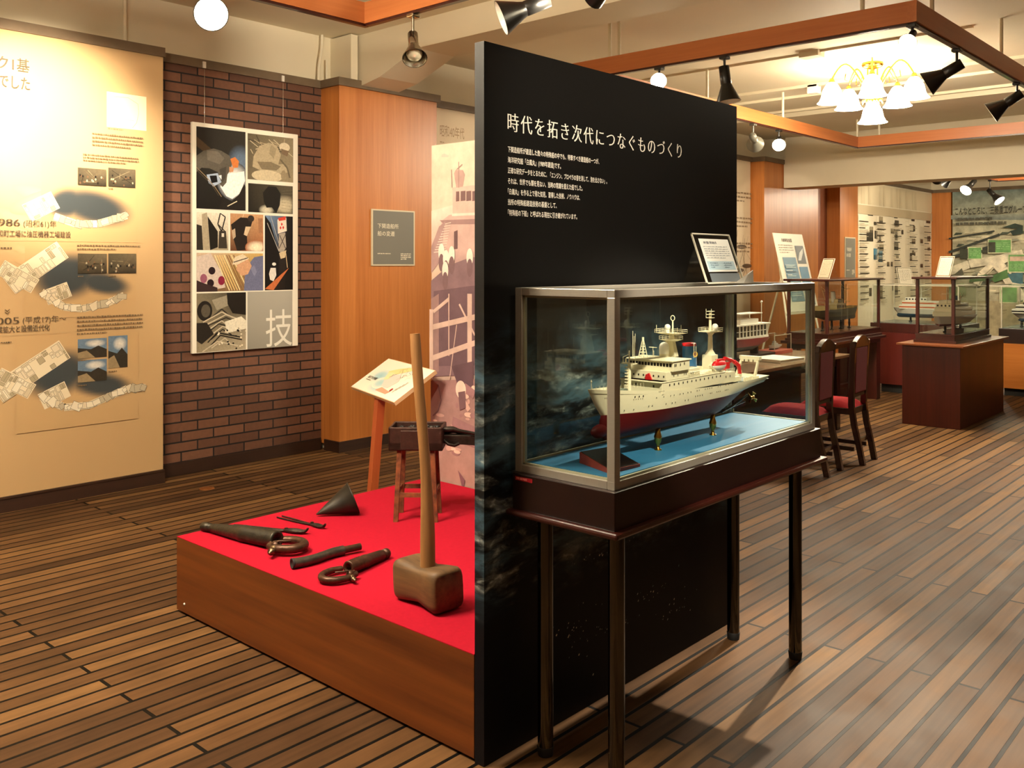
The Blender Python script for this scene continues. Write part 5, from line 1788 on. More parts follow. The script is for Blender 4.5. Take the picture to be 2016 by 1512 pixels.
def ship_hull(name_parts, t, x0, L_, yc, zk, zw, zb, zs, B, mats, ste=.8, rake=.06, bow_fine=.36, local=False):
    """Lofted hull from bow x0 along +x; zk keel, zw waterline, zb bow deck, zs stern deck."""
    N = 44
    lev = [(0.0, .085, .76, .10, .05), (.18, .06, .80, .55, .1), (.5, .05, .84, .82, .15), (1.0, .062, .905, .95, .3), (1.45, .03, .965, 1.0, .7), (2.0, 0.0, 1.0, 1.0, ste)]
    rows = []
    for (q, a, e_, bb, se) in lev:
        row = []
        for i in range(N + 1):
            u = i / N
            x = (a + (e_ - a) * u) * L_
            fo = 1 - max(0, 1 - u / bow_fine) ** 1.9
            af = 1 - (1 - se) * max(0, (u - .66) / .34) ** 2
            y = B * bb * fo * af
            xx = x / L_
            zd = zb + (zs - zb) * xx - .35 * (zb - zs) * math.sin(PI * xx)
            if q <= 1:
                z = zk + (zw - zk) * q
                if u > .8 and q < 1:
                    z += (zw - zk) * (.5 * (1 - q)) * ((u - .8) / .2) ** 2
            else:
                z = zw + (zd - zw) * (q - 1)
            row.append((x0 + x, y, z))
        rows.append(row)

    def loft(ra, mi_):
        vs, fs = [], []
        K = len(ra)
        for r_ in ra:
            vs += [(x, yc - y, z) for x, y, z in r_]
        o2 = len(vs)
        for r_ in ra:
            vs += [(x, yc + y, z) for x, y, z in r_]
        for k in range(K - 1):
            for i in range(N):
                a, b_, c_, d_ = k * (N + 1) + i, k * (N + 1) + i + 1, (k + 1) * (N + 1) + i + 1, (k + 1) * (N + 1) + i
                fs.append((a, b_, c_, d_))
                fs.append((o2 + d_, o2 + c_, o2 + b_, o2 + a))
            a, d_ = k * (N + 1) + N, (k + 1) * (N + 1) + N
            fs.append((a, o2 + a, o2 + d_, d_))
        return vs, fs
    m = MB()
    vs, fs = loft(rows[3:], 0)
    m.add(vs, fs, 0, None, True)
    hull = m.build(name_parts[0], mats[0], t, weld=True, local=local)
    m = MB()
    vs, fs = loft(rows[:4], 0)
    bot = list(range(N + 1))
    o2 = 4 * (N + 1)
    for i in range(N):
        fs.append((i + 1, i, o2 + i, o2 + i + 1))
    m.add(vs, fs, 0, None, True)
    m.build(name_parts[1], mats[1], t, weld=True, local=local)
    # deck a little below the bulwark
    m = MB()
    dvs = []
    for (x, y, z) in rows[5]:
        dvs += [(x, yc - y * .985, z - .012), (x, yc + y * .985, z - .012)]
    m.add(dvs, [(2 * i, 2 * i + 2, 2 * i + 3, 2 * i + 1) for i in range(N)], 0)
    m.build(name_parts[2], mats[2], t, local=local)

    def side(x, z):
        """half breadth at x, z on the topsides"""
        u = (x - x0) / L_
        zd = zb + (zs - zb) * u - .35 * (zb - zs) * math.sin(PI * u)
        q = 1 + (z - zw) / (zd - zw)
        for k in range(3, 5):
            qa, qb = lev[k][0], lev[k + 1][0]
            if q <= qb or k == 4:
                s_ = min(1, max(0, (q - qa) / (qb - qa)))

                def hb(l_):
                    uu = min(1, max(0, (u - l_[1]) / (l_[2] - l_[1])))
                    return B * l_[3] * (1 - max(0, 1 - uu / bow_fine) ** 1.9) * (1 - (1 - l_[4]) * max(0, (uu - .66) / .34) ** 2)
                return hb(lev[k]) * (1 - s_) + hb(lev[k + 1]) * s_
    return side


ship = thing('research_ship_model', 'white research ship model with red bottom and red crane in the main case', 'ship model', (2.82, SY, 0.926))
side = ship_hull(('hull_topsides', 'hull_bottom', 'deck'), ship, 2.281, 1.09, SY, .988, 1.071, 1.160, 1.112, .088, (SHIPW, SHIPR, SHIPD), ste=.75)
MB().ball((2.345, SY, 1.022), .03, 16, sq=(1.5, .55, .75)).build('bulbous_bow', SHIPR, ship)
# portholes and markings on the side
pm = MB()
ph = []


def hole(x, z, r=.0034, sq=False):
    y = SY - side(x, z) - .0008
    n = 10 if not sq else 4
    a0 = PI / 4 if sq else 0
    vs = [(x + r * math.cos(a0 + 2 * PI * i / n), y - (.0006), z + r * math.sin(a0 + 2 * PI * i / n)) for i in range(n)]
    pm.add(vs, [tuple(range(n))])


for x in (2.55, 2.585, 2.62, 2.64, 2.675, 2.695, 2.725, 2.745, 2.785, 2.80, 2.84, 2.855, 2.87, 2.885, 2.93, 2.945, 2.985, 3.005, 3.03):
    hole(x, 1.113, .0021)
for x in (2.52, 2.535, 2.60, 2.632, 2.65, 2.71, 2.73, 2.775, 2.79, 2.805, 2.82, 2.875, 2.885, 2.92, 2.932, 2.944, 2.98, 2.99, 3.0):
    hole(x, 1.095 if x > 2.76 else 1.088, .0021)
for x in (2.40, 2.425, 2.46):
    hole(x, 1.082, .002)
for k in range(7):
    hole(2.345 + k * .006, 1.128, .0022, True)
for k in range(3):
    hole(2.456 + k * .017, 1.124, .0036, True)
for k in range(5):
    hole(2.452 + k * .009, 1.116, .0018, True)
for k in range(5):
    hole(2.56 + k * .006, 1.132, .0018, True)
pm.build('porthole', WINDOWB, ship)
# bilge keel stripe, shaft and propeller
MB().tube([(3.06, SY - .03, 1.0), (3.13, SY - .032, 1.012), (3.26, SY - .03, 1.043)], .0045, 8).build('propeller_shaft', CHROME, ship)
MB().tube([(3.10, SY - .03, 1.006), (3.24, SY - .03, 1.02)], .003, 8).build('rudder_strut', CHROME, ship)
pr_ = MB()
pr_.cyl((3.285, SY - .03, 1.028), (3.31, SY - .03, 1.03), .006)
for k in range(4):
    a = k * PI / 2 + .5
    pr_.hexa([(3.295, SY - .03 + .004 * math.cos(a), 1.029 + .004 * math.sin(a))] * 2 + [(3.299, SY - .03 + .004 * math.cos(a), 1.029 + .004 * math.sin(a))] * 2,
             [(3.293, SY - .03 + .024 * math.cos(a - .3), 1.029 + .024 * math.sin(a - .3)), (3.297, SY - .03 + .024 * math.cos(a + .3), 1.029 + .024 * math.sin(a + .3)),
              (3.299, SY - .03 + .024 * math.cos(a + .3), 1.029 + .024 * math.sin(a + .3)), (3.295, SY - .03 + .024 * math.cos(a - .3), 1.029 + .024 * math.sin(a - .3))])
pr_.build('propeller', BRASS, ship)
MB().box(3.20, 3.29, SY - .004, SY + .004, .995, 1.06).build('rudder', SHIPR, ship)


def windows(parent, pts, w, h, face='x', x=None, y=None):
    m = MB()
    for (p, z) in pts:
        if face == 'x':
            m.add([(x, p + w / 2, z - h / 2), (x, p - w / 2, z - h / 2), (x, p - w / 2, z + h / 2), (x, p + w / 2, z + h / 2)], [(0, 1, 2, 3)])
        else:
            m.add([(p - w / 2, y, z - h / 2), (p + w / 2, y, z - h / 2), (p + w / 2, y, z + h / 2), (p - w / 2, y, z + h / 2)], [(0, 1, 2, 3)])
    m.build('window', WINDOWB, parent)


HB = .083
# lower deckhouse
d1 = MB().box(2.575, 2.99, SY - HB, SY + HB, 1.12, 1.162)
d1.box(2.565, 2.99, SY - HB - .002, SY + HB + .002, 1.158, 1.162)
d1 = d1.build('lower_deckhouse', SHIPW, ship, bev=.001)
windows(d1, [(SY + .065, 1.148), (SY + .04, 1.148), (SY + .02, 1.148), (SY - .05, 1.146)], .006, .008, 'x', x=2.5742)
windows(d1, [(2.62 + k * .028, 1.148) for k in range(13)], .006, .007, 'y', y=SY - HB - .0006)
# upper deckhouse
d2 = MB().box(2.605, 2.82, SY - HB + .003, SY + HB - .003, 1.162, 1.191).build('upper_deckhouse', SHIPW, ship, bev=.001)
windows(d2, [(SY + .07 - k * .02, 1.176) for k in range(8)], .005, .006, 'x', x=2.6042)
windows(d2, [(2.65, 1.176), (2.675, 1.176), (2.715, 1.176), (2.727, 1.176), (2.76, 1.176), (2.772, 1.176)], .004, .007, 'y', y=SY - HB + .0022)
# bridge with its window strip
br = MB().box(2.63, 2.735, SY - .09, SY + .09, 1.191, 1.226).box(2.622, 2.742, SY - .094, SY + .094, 1.224, 1.228).build('bridge', SHIPW, ship, bev=.001)
windows(br, [(SY + .079 - k * .0122, 1.212) for k in range(14)], .0092, .011, 'x', x=2.6294)
windows(br, [(2.64, 1.212), (2.648, 1.212), (2.675, 1.212), (2.70, 1.214)], .005, .009, 'y', y=SY - .0908)
# aft house, boat deck
ah = MB().box(2.99, 3.09, SY - .07, SY + .07, 1.115, 1.152).box(2.82, 2.99, SY - HB, SY + HB, 1.162, 1.166).build('aft_house', SHIPW, ship)
windows(ah, [(3.0, 1.138), (3.02, 1.138), (3.05, 1.138)], .005, .008, 'y', y=SY - .0706)
# railings and bollards
rl = MB()
for (xa, xb, y, z) in ((2.74, 2.99, SY - HB, 1.166), (2.82, 2.99, SY + HB, 1.166), (3.0, 3.09, SY - .07, 1.152)):
    k = 0
    while xa + k * .012 <= xb:
        rl.cyl((xa + k * .012, y, z), (xa + k * .012, y, z + .013), .0006, n=5)
        k += 1
    for q in (.006, .013):
        rl.cyl((xa, y, z + q), (xb, y, z + q), .0006, n=5)
for k in range(16):
    rl.cyl((2.30 + k * .013, SY - .09 * (1 - (1 - (k + 1) / 32) ** 1.5) * 1.1, 1.153), (2.30 + k * .013, SY - .09 * (1 - (1 - (k + 1) / 32) ** 1.5) * 1.1, 1.166), .0006, n=5)
rl.build('railing', SHIPW, ship)
MB().cyl((2.30, SY, 1.15), (2.30, SY, 1.188), .0014, n=6).ball((2.30, SY, 1.182), .003, 8).build('jack_staff', SHIPW, ship)
MB().box(2.43, 2.47, SY - .02, SY + .03, 1.13, 1.146).cyl((2.44, SY + .03, 1.14), (2.44, SY - .03, 1.14), .009).build('windlass', pbr('deck_gear_grey', (110, 120, 106), 0.5), ship)
# foredeck mast
fm = MB().cyl((2.535, SY + .02, 1.13), (2.535, SY + .02, 1.222), .007, .0055)
fm.box(2.522, 2.548, SY - .004, SY + .044, 1.218, 1.221).cyl((2.535, SY + .02, 1.22), (2.535, SY + .02, 1.262), .002, n=8)
fm.tube([(2.535, SY + .045, 1.222), (2.528, SY + .04, 1.24), (2.535, SY + .02, 1.25)], .0015, 6).cyl((2.535, SY - .004, 1.221), (2.535, SY - .004, 1.32), .0008, n=5).cyl((2.535, SY + .034, 1.221), (2.535, SY + .034, 1.235), .003, n=8)
for k in range(8):
    fm.box(2.524, 2.535, SY + .021, SY + .031, 1.135 + k * .01, 1.139 + k * .01)
fm.build('foremast', SHIPW, ship)
# lattice mast
lm = MB()
cx_, cy_ = 2.668, SY + .055
for sx, sy in ((-1, -1), (1, -1), (1, 1), (-1, 1)):
    lm.cyl((cx_ + sx * .011, cy_ + sy * .011, 1.228), (cx_ + sx * .002, cy_ + sy * .002, 1.285), .0014, n=6)
for k in range(5):
    z, r_ = 1.235 + k * .01, .011 - k * .0018
    lm.tube([(cx_ - r_, cy_ - r_, z), (cx_ + r_, cy_ - r_, z), (cx_ + r_, cy_ + r_, z), (cx_ - r_, cy_ + r_, z)], .0009, 5, closed=True)
lm.cyl((cx_, cy_, 1.283), (cx_, cy_, 1.297), .004, n=8).cyl((cx_ - .01, cy_ + .03, 1.228), (cx_ - .01, cy_ + .03, 1.3), .0008, n=5)
lm.build('lattice_mast', SHIPW, ship)
# domes, aerials
dm = MB().cyl((2.735, SY + .012, 1.228), (2.735, SY + .012, 1.238), .0165, n=20, mi=1).lathe([(0, .017), (.022, .018), (.033, .015), (.039, .008), (.041, 0)], (2.735, SY + .012, 1.238), (0, 0, 1), 22)
dm.build('satellite_dome', [WHITEP, SHIPW], ship)
ae = MB()
for (x, y, h) in ((2.70, SY + .035, .035), (2.72, SY + .045, .02), (2.69, SY - .06, .02), (2.78, SY - .08, .05), (2.81, SY - .07, .035), (2.65, SY + .085, .09)):
    ae.cyl((x, y, 1.226), (x, y, 1.228 + h), .0009, n=5)
ae.box(2.697, 2.703, SY + .02, SY + .05, 1.26, 1.262)
ae.build('aerial', SHIPW, ship)
# main mast: tapered post with two platforms
mm = MB().hexa([(2.765, SY - .012, 1.226), (2.79, SY - .012, 1.226), (2.79, SY + .012, 1.226), (2.765, SY + .012, 1.226)], [(2.755, SY - .006, 1.308), (2.768, SY - .006, 1.308), (2.768, SY + .006, 1.308), (2.755, SY + .006, 1.308)])
mm.cyl((2.762, SY + .014, 1.226), (2.758, SY + .012, 1.285), .0085, n=12)
for (z, a, c_) in ((1.281, .022, .034), (1.304, .026, .05)):
    mm.hexa([(2.76 - a * .5, SY - c_ * .6, z), (2.76 + a * .5, SY - c_ * .6, z), (2.76 + a * .5, SY + c_ * .6, z), (2.76 - a * .5, SY + c_ * .6, z)],
            [(2.76 - a, SY - c_, z + .006), (2.76 + a, SY - c_, z + .006), (2.76 + a, SY + c_, z + .006), (2.76 - a, SY + c_, z + .006)])
    for q in (.012, .018):
        mm.tube([(2.76 - a, SY - c_, z + q), (2.76 + a, SY - c_, z + q), (2.76 + a, SY + c_, z + q), (2.76 - a, SY + c_, z + q)], .0007, 5, closed=True)
    for sx in (-1, 1):
        for k in range(6):
            mm.cyl((2.76 + sx * a, SY - c_ + 2 * c_ * k / 5, z + .005), (2.76 + sx * a, SY - c_ + 2 * c_ * k / 5, z + .018), .0007, n=5)
for (y, h) in ((-.05, .03), (.05, .026), (-.035, .02)):
    mm.cyl((2.745, SY + y, 1.31), (2.745, SY + y, 1.31 + h), .0009, n=5)
mm.cyl((2.768, SY - .002, 1.308), (2.768, SY - .002, 1.353), .0028, n=8)
mm.build('main_mast', SHIPW, ship)
MB().tube([(2.768, SY - .002 + .008 * math.cos(a), 1.361 + .009 * math.sin(a)) for a in [2 * PI * k / 16 for k in range(16)]], .0016, 6, closed=True).build('direction_finder_loop', SHIPW, ship)
MB().cyl((2.75, SY + .008, 1.31), (2.75, SY + .008, 1.322), .008, n=12).ball((2.75, SY + .008, 1.33), .0105, 14).build('mast_dome', WHITEP, ship)
# funnel with its emblem
fu = MB()
prof = [(.0, 1.0), (.09, .92)]
ov = [(.033 * math.cos(2 * PI * i / 28), .024 * math.sin(2 * PI * i / 28)) for i in range(28)]
vs = [(2.935 + x, SY + .03 + y, 1.166) for x, y in ov] + [(2.93 + x * .9, SY + .03 + y * .95, 1.252) for x, y in ov]
fu.add(vs, [(i, (i + 1) % 28, 28 + (i + 1) % 28, 28 + i) for i in range(28)], 0, None, True)
fu.add([(2.93 + x * .92, SY + .03 + y * .97, 1.252) for x, y in ov] + [(2.929 + x * .92, SY + .03 + y * .97, 1.262) for x, y in ov], [(i, (i + 1) % 28, 28 + (i + 1) % 28, 28 + i) for i in range(28)] + [tuple(range(28, 56))], 1, None, True)
fu = fu.build('funnel', [SHIPBLUE, SHIPRED], ship)
ex = Vector((2.938, SY + .03 - .0245, 1.222))
MB().cyl(ex + Vector((-.006, .0035, 0)), ex + Vector((-.008, -.0015, 0)), .0105, n=18).cyl(ex + Vector((-.008, -.0015, 0)), ex + Vector((-.0083, -.0022, 0)), .006, n=14, mi=1).build('funnel_emblem', [YELLOW, BRASS], fu)
MB().box(2.9, 2.97, SY - .005, SY + .06, 1.164, 1.176).build('funnel_casing', SHIPW, ship)
# after mast
am = MB().box(3.005, 3.05, SY - .02, SY + .02, 1.15, 1.214).hexa([(3.012, SY - .014, 1.214), (3.045, SY - .014, 1.214), (3.045, SY + .014, 1.214), (3.012, SY + .014, 1.214)], [(3.022, SY - .007, 1.232), (3.036, SY - .007, 1.232), (3.036, SY + .007, 1.232), (3.022, SY + .007, 1.232)])
am.cyl((3.029, SY, 1.23), (3.029, SY, 1.3), .0095, .0075, n=14)
am.cyl((3.029, SY, 1.285), (3.031, SY, 1.3), .007, .018, n=14).box(3.005, 3.057, SY - .036, SY + .036, 1.298, 1.302)
for q in (.006, .012):
    am.tube([(3.005, SY - .036, 1.302 + q), (3.057, SY - .036, 1.302 + q), (3.057, SY + .036, 1.302 + q), (3.005, SY + .036, 1.302 + q)], .0007, 5, closed=True)
for k in range(6):
    for sx in (3.005, 3.057):
        am.cyl((sx, SY - .036 + .0144 * k, 1.302), (sx, SY - .036 + .0144 * k, 1.314), .0007, n=5)
am.cyl((3.029, SY, 1.3), (3.029, SY, 1.37), .0055, .0045, n=12)
for z in (1.35, 1.362, 1.374):
    am.box(3.018, 3.04, SY - .012, SY + .012, z, z + .002).cyl((3.02, SY - .01, z), (3.02, SY - .01, z + .01), .001, n=5).cyl((3.02, SY + .012, z), (3.02, SY + .012, z + .01), .001, n=5)
am.build('after_mast', SHIPW, ship)
MB().cyl((3.04, SY - .014, 1.302), (3.04, SY - .014, 1.318), .0115, n=16).ball((3.04, SY - .014, 1.318), .0115, 16, top=PI / 2).build('after_dome', WHITEP, ship)
# lifeboat on davits
lb = MB()
for (mi_, z0, k0) in ((1, 0, 0),):
    lb.ball((2.952, SY - .08, 1.188), .044, 18, sq=(1, .36, .42), mi=0, top=PI / 2)
    lb.ball((2.952, SY - .08, 1.188), .044, 18, sq=(1, .36, .46), mi=1, lo=PI / 2)
lb.box(2.94, 2.975, SY - .088, SY - .072, 1.202, 1.209)
lb = lb.build('lifeboat', [SHIPRED, WHITEP], ship)
dv = MB()
for x in (2.94, 2.99):
    dv.tube([(x, SY - .06, 1.164), (x, SY - .066, 1.2), (x, SY - .078, 1.206)], .0022, 6)
dv.tube([(2.905, SY - .07, 1.165), (2.935, SY - .06, 1.195)], .004, 6).tube([(2.90, SY - .07, 1.19), (2.94, SY - .07, 1.162)], .0035, 6)
dv.build('davit', SHIPW, ship)
# red knuckle crane
cr = MB().cyl((3.09, SY - .02, 1.115), (3.09, SY - .02, 1.168), .011, n=14).box(3.075, 3.115, SY - .034, SY - .008, 1.158, 1.182)
cr.tube([(3.08, SY - .02, 1.176), (3.10, SY - .02, 1.196), (3.15, SY - .02, 1.186), (3.19, SY - .022, 1.168)], [.007, .0075, .007, .0065], 8)
cr.tube([(3.17, SY - .022, 1.178), (3.2, SY - .024, 1.162), (3.212, SY - .024, 1.13)], [.009, .0085, .007], 8)
cr.cyl((3.115, SY - .02, 1.172), (3.15, SY - .02, 1.182), .004, n=8)
cr.build('deck_crane', SHIPRED, ship)
MB().prism([(-.013, 0), (.013, 0), (.011, .016), (-.002, .022)], 0, .012, M=Matrix.Translation((2.6, SY - .012, 1.162)) @ Matrix.Rotation(PI / 2, 4, 'Z') @ Matrix.Rotation(PI / 2, 4, 'X')).build('winch_cover', SHIPRED, ship)
# stern gallows
ga = MB()
for y in (SY - .05, SY + .03):
    ga.hexa([(3.268, y - .004, 1.1), (3.282, y - .004, 1.1), (3.282, y + .004, 1.1), (3.268, y + .004, 1.1)], [(3.318, y * .88 + SY * .12 - .003, 1.178), (3.328, y * .88 + SY * .12 - .003, 1.178), (3.328, y * .88 + SY * .12 + .003, 1.178), (3.318, y * .88 + SY * .12 + .003, 1.178)])
    ga.box(3.25, 3.3, y - .008, y + .008, 1.098, 1.116)
ga.box(3.314, 3.334, SY - .052, SY + .034, 1.174, 1.188)
for k in range(4):
    ga.box(3.312, 3.316, SY - .042 + k * .019, SY - .03 + k * .019, 1.166, 1.178)
ga.build('stern_gallows', SHIPW, ship)
wn = MB().box(3.12, 3.17, SY - .05, SY + .03, 1.108, 1.125).cyl((3.2, SY + .04, 1.118), (3.2, SY - .03, 1.118), .012, n=14).tube([(3.22, SY - .01, 1.11), (3.225, SY - .01, 1.142), (3.24, SY - .01, 1.146), (3.25, SY - .01, 1.135), (3.25, SY - .01, 1.11)], .002, 6)
for k in range(6):
    wn.box(3.16 + k * .012, 3.166 + k * .012, SY - .072, SY - .066, 1.105, 1.122)
wn.build('deck_winch', SHIPW, ship)
# brass stands
for x in (2.622, 2.985):
    MB().lathe([(0, .0), (0, .013), (.003, .012), (.005, .006), (.02, .0055), (.028, .011), (.045, .0135), (.06, .009), (.078, .006), (.078, 0)], (x, SY - .036, .926), (0, 0, 1), 22).build('brass_stand', BRASS, ship)

# ------------------------------------------------------------------ a plain ship model for the further cases
def small_ship(name, label, loc, rotz, L_, B, zk, zw, zb, zs, mats, levels, funnel=None, masts=(), posts=(), bands=(), base=None):
    """Local frame: bow at x = 0, stern at x = L_; heights above the case floor."""
    t = thing(name, label, 'ship model', loc, rotz)
    hullm, botm, deckm, housem = mats
    ship_hull(('hull_topsides', 'hull_bottom', 'deck'), t, 0.0, L_, 0.0, zk, zw, zb, zs, B, (hullm, botm, deckm), local=True)
    for (x0, x1, hw, z0, z1, band, win) in levels:
        d = MB().box(x0 * L_, x1 * L_, -hw, hw, z0, z1).build('deckhouse', housem, t, local=True, bev=.002)
        if band:
            MB().box(x0 * L_ - .001, x1 * L_ + .001, -hw - .001, hw + .001, z0 + (z1 - z0) * .3, z0 + (z1 - z0) * .62).build('painted_band', band, d, local=True)
        if win:
            m = MB()
            n = max(3, int((x1 - x0) * L_ / .035))
            zc, hh = (z0 + z1) / 2, (z1 - z0) * .22
            for k in range(n):
                x = x0 * L_ + (k + .5) * (x1 - x0) * L_ / n
                for sg in (-1, 1):
                    m.box(x - .010, x + .010, sg * hw - .0008, sg * hw + .0008, zc - hh, zc + hh)
            for k in range(5):
                y = -hw + (k + .5) * 2 * hw / 5
                m.box(x0 * L_ - .0008, x0 * L_ + .0008, y - .008, y + .008, zc - hh, zc + hh)
            m.build('window', WINDOWB, d, local=True)
    if funnel:
        x, z0, z1, r, fm_ = funnel
        MB().cyl((x * L_, 0, z0), (x * L_ + .015, 0, z1), r, r * .85, n=18).build('funnel', fm_, t, local=True)
    for (x, z0, z1, br) in masts:
        m = MB().cyl((x * L_, 0, z0), (x * L_, 0, z1), .005, .003, n=8)
        for q in br:
            m.cyl((x * L_, -.05, z0 + (z1 - z0) * q), (x * L_, .05, z0 + (z1 - z0) * q), .002, n=6)
            m.cyl((x * L_, 0, z0 + (z1 - z0) * q), (x * L_ + .13, 0, z1), .002, n=6)
        m.build('mast', housem, t, local=True)
    for x in posts:
        MB().lathe([(0, 0), (0, .022), (.008, .02), (.012, .008), (zk * .5, .014), (zk * .7, .012), (zk + .005, .01), (zk + .005, 0)], (x * L_, 0, 0), (0, 0, 1), 16).build('stand_post', BLACK, t, local=True)
    return t


def wood_case(x0, x1, y0, y1, z0, zg, z1, label, wood=REDWOODX, post=.03, over=.03, floor_m=None):
    t = thing('wooden_display_case', label, 'display case', ((x0 + x1) / 2, (y0 + y1) / 2, z0), group='wooden display cases')
    h = zg - z0
    b = MB().box(x0 - .015, x1 + .015, y0 - .015, y1 + .015, z0, z0 + h * .3).box(x0, x1, y0, y1, z0 + h * .3, zg - .006).box(x0 - .006, x1 + .006, y0 - .006, y1 + .006, zg - .008, zg)
    b.build('stepped_base', wood, t, bev=.002)
    MB().box(x0 - over, x1 + over, y0 - over, y1 + over, z1 - .022, z1).build('top_board', wood, t, bev=.004)
    for x in (x0, x1 - post):
        for y in (y0, y1 - post):
            MB().box(x, x + post, y, y + post, zg, z1 - .022).build('corner_post', REDWOOD, t, bev=.003)
    for q in ((x0 + post, x1 - post, y0 + .01, y0 + .0106), (x0 + post, x1 - post, y1 - .0106, y1 - .01), (x0 + .01, x0 + .0106, y0 + post, y1 - post), (x1 - .0106, x1 - .01, y0 + post, y1 - post)):
        MB().box(*q, zg, z1 - .022).build('glass_pane', CLEAR, t)
    MB().box(x0 + .01, x1 - .01, y0 + .01, y1 - .01, zg - .004, zg + .004).build('case_floor', floor_m or pbr('case_floor_grey', (96, 92, 84), 0.25), t)
    return t


def pane_case(x0, x1, y0, y1, z0, zg, z1, label, over=.0, base=REDWOOD):
    t = thing('glass_display_case', label, 'display case', ((x0 + x1) / 2, (y0 + y1) / 2, z0), group='glass cases on the counters')
    MB().box(x0 - .02, x1 + .02, y0 - .02, y1 + .02, z0, zg).build('base', base, t, bev=.004)
    e = .012
    fr = MB()
    for x in (x0, x1 - e):
        for y in (y0, y1 - e):
            fr.box(x, x + e, y, y + e, zg, z1)
    fr.box(x0 - over, x1 + over, y0 - over, y0 - over + e, z1 - e, z1).box(x0 - over, x1 + over, y1 + over - e, y1 + over, z1 - e, z1)
    fr.box(x0 - over, x0 - over + e, y0 - over, y1 + over, z1 - e, z1).box(x1 + over - e, x1 + over, y0 - over, y1 + over, z1 - e, z1)
    fr.build('edge_frame', ACRYLEDGE, t)
    for q in ((x0 + e, x1 - e, y0 + .004, y0 + .0046), (x0 + e, x1 - e, y1 - .0046, y1 - .004), (x0 + .004, x0 + .0046, y0 + e, y1 - e), (x1 - .0046, x1 - .004, y0 + e, y1 - e)):
        MB().box(*q, zg, z1 - e).build('glass_pane', CLEAR, t)
    MB().box(x0 - over, x1 + over, y0 - over, y1 + over, z1 - .006, z1 - .0055).build('glass_pane', CLEAR, t)
    MB().box(x0 + e, x1 - e, y0 + e, y1 - e, zg, zg + .006).build('case_floor', pbr('case_floor_pale', (120, 128, 128), 0.2), t)
    return t


HULLG = pbr('weathered_hull_grey', (92, 90, 72), 0.5)
HULLDK = pbr('dark_hull', (44, 42, 40), 0.45)
BUFF = pbr('buff_deckhouse', (206, 186, 130), 0.5)
BANDO = pbr('orange_band', (214, 96, 52), 0.45)
BOTB = pbr('blue_bottom', (28, 62, 84), 0.4)
BOTM = pbr('maroon_bottom', (84, 28, 30), 0.4)
HULLP = pbr('pale_grey_hull', (190, 186, 178), 0.45)

# ------------------------------------------------------------------ dark stand with the old ship case
t = thing('display_stand', 'dark wooden table stand under the case of the old grey ship', 'stand', (10.0, 4.18, 0))
MB().box(9.22, 10.78, 3.9, 4.45, 0.705, 0.735).build('stand_top', REDWOODX, t, bev=.003)
MB().box(9.27, 10.73, 3.95, 4.4, 0.655, 0.705).build('apron', DARKRED, t)
for x in (9.27, 10.62):
    for y in (3.95, 4.29):
        MB().box(x, x + .11, y, y + .11, 0, 0.655).build('leg', REDWOOD, t, bev=.003)
MB().box(9.36, 10.64, 4.14, 4.2, 0.16, 0.2).build('stretcher', REDWOOD, t)
wood_case(9.27, 10.73, 3.95, 4.4, 0.735, 0.822, 1.392, 'wooden glass case holding the old grey ship on the dark stand', REDWOODX, floor_m=pbr('case_floor_brown', (92, 62, 44), 0.25))
small_ship('old_ship_model', 'old grey hulled ship model with buff decks and derricks on black posts', (10.62, 4.17, 0.826), PI, 1.22, .095, .10, .15, .24, .23, (HULLG, HULLDK, BUFF, BUFF),
           [(.42, .62, .07, .22, .29, None, True), (.46, .58, .06, .29, .34, None, True), (.75, .85, .06, .22, .27, None, False), (.1, .2, .05, .22, .25, None, False)], funnel=(.56, .3, .42, .028, WHITEP),
           masts=((.28, .22, .5, (.3, .8)), (.72, .22, .48, (.3, .8))), posts=(.2, .4, .6, .8))

# ------------------------------------------------------------------ mahogany pedestal with the white ship case
t = thing('display_pedestal', 'large mahogany pedestal with a thin light edged top in the middle of the floor', 'pedestal', (9.95, 2.9, 0))
MB().box(9.18, 10.66, 2.64, 3.17, 0.0, 0.768).build('box_body', woodmat('pedestal_wood', (66, 20, 11), (86, 31, 17), 'Z', 0.4), t, bev=.003)
MB().box(9.13, 10.72, 2.6, 3.21, 0.768, 0.787).build('top_board', woodmat('pedestal_top', (120, 66, 36), (144, 86, 50), 'X', 0.3, coat=.3), t, bev=.003)
wood_case(9.35, 10.52, 2.74, 3.1, 0.787, 0.872, 1.425, 'wooden glass case on the mahogany pedestal holding the white ship', REDWOODX, floor_m=pbr('case_floor_black', (40, 40, 40), 0.12))
small_ship('white_ship_model', 'white passenger ship model with maroon bottom in the case on the pedestal', (9.42, 2.92, 0.876), 0.0, .98, .12, .06, .085, .165, .15, (HULLP, BOTM, SHIPD, SHIPW),
           [(.2, .9, .105, .155, .2, None, False), (.23, .82, .098, .2, .24, None, False), (.26, .7, .092, .24, .28, None, True), (.3, .5, .075, .28, .31, None, False)], funnel=(.55, .28, .35, .03, SHIPBLUE), masts=((.3, .28, .44, (.6,)), (.75, .24, .38, (.6,))), posts=(.25, .75))
MB_ = MB().box(9.5, 9.78, 2.78, 2.86, 0.876, 0.915)
tag(MB_.build('caption_block', pbr('caption_block_brown', (70, 44, 34), 0.4)), 'brown caption block in front of the white passenger ship', 'caption block')

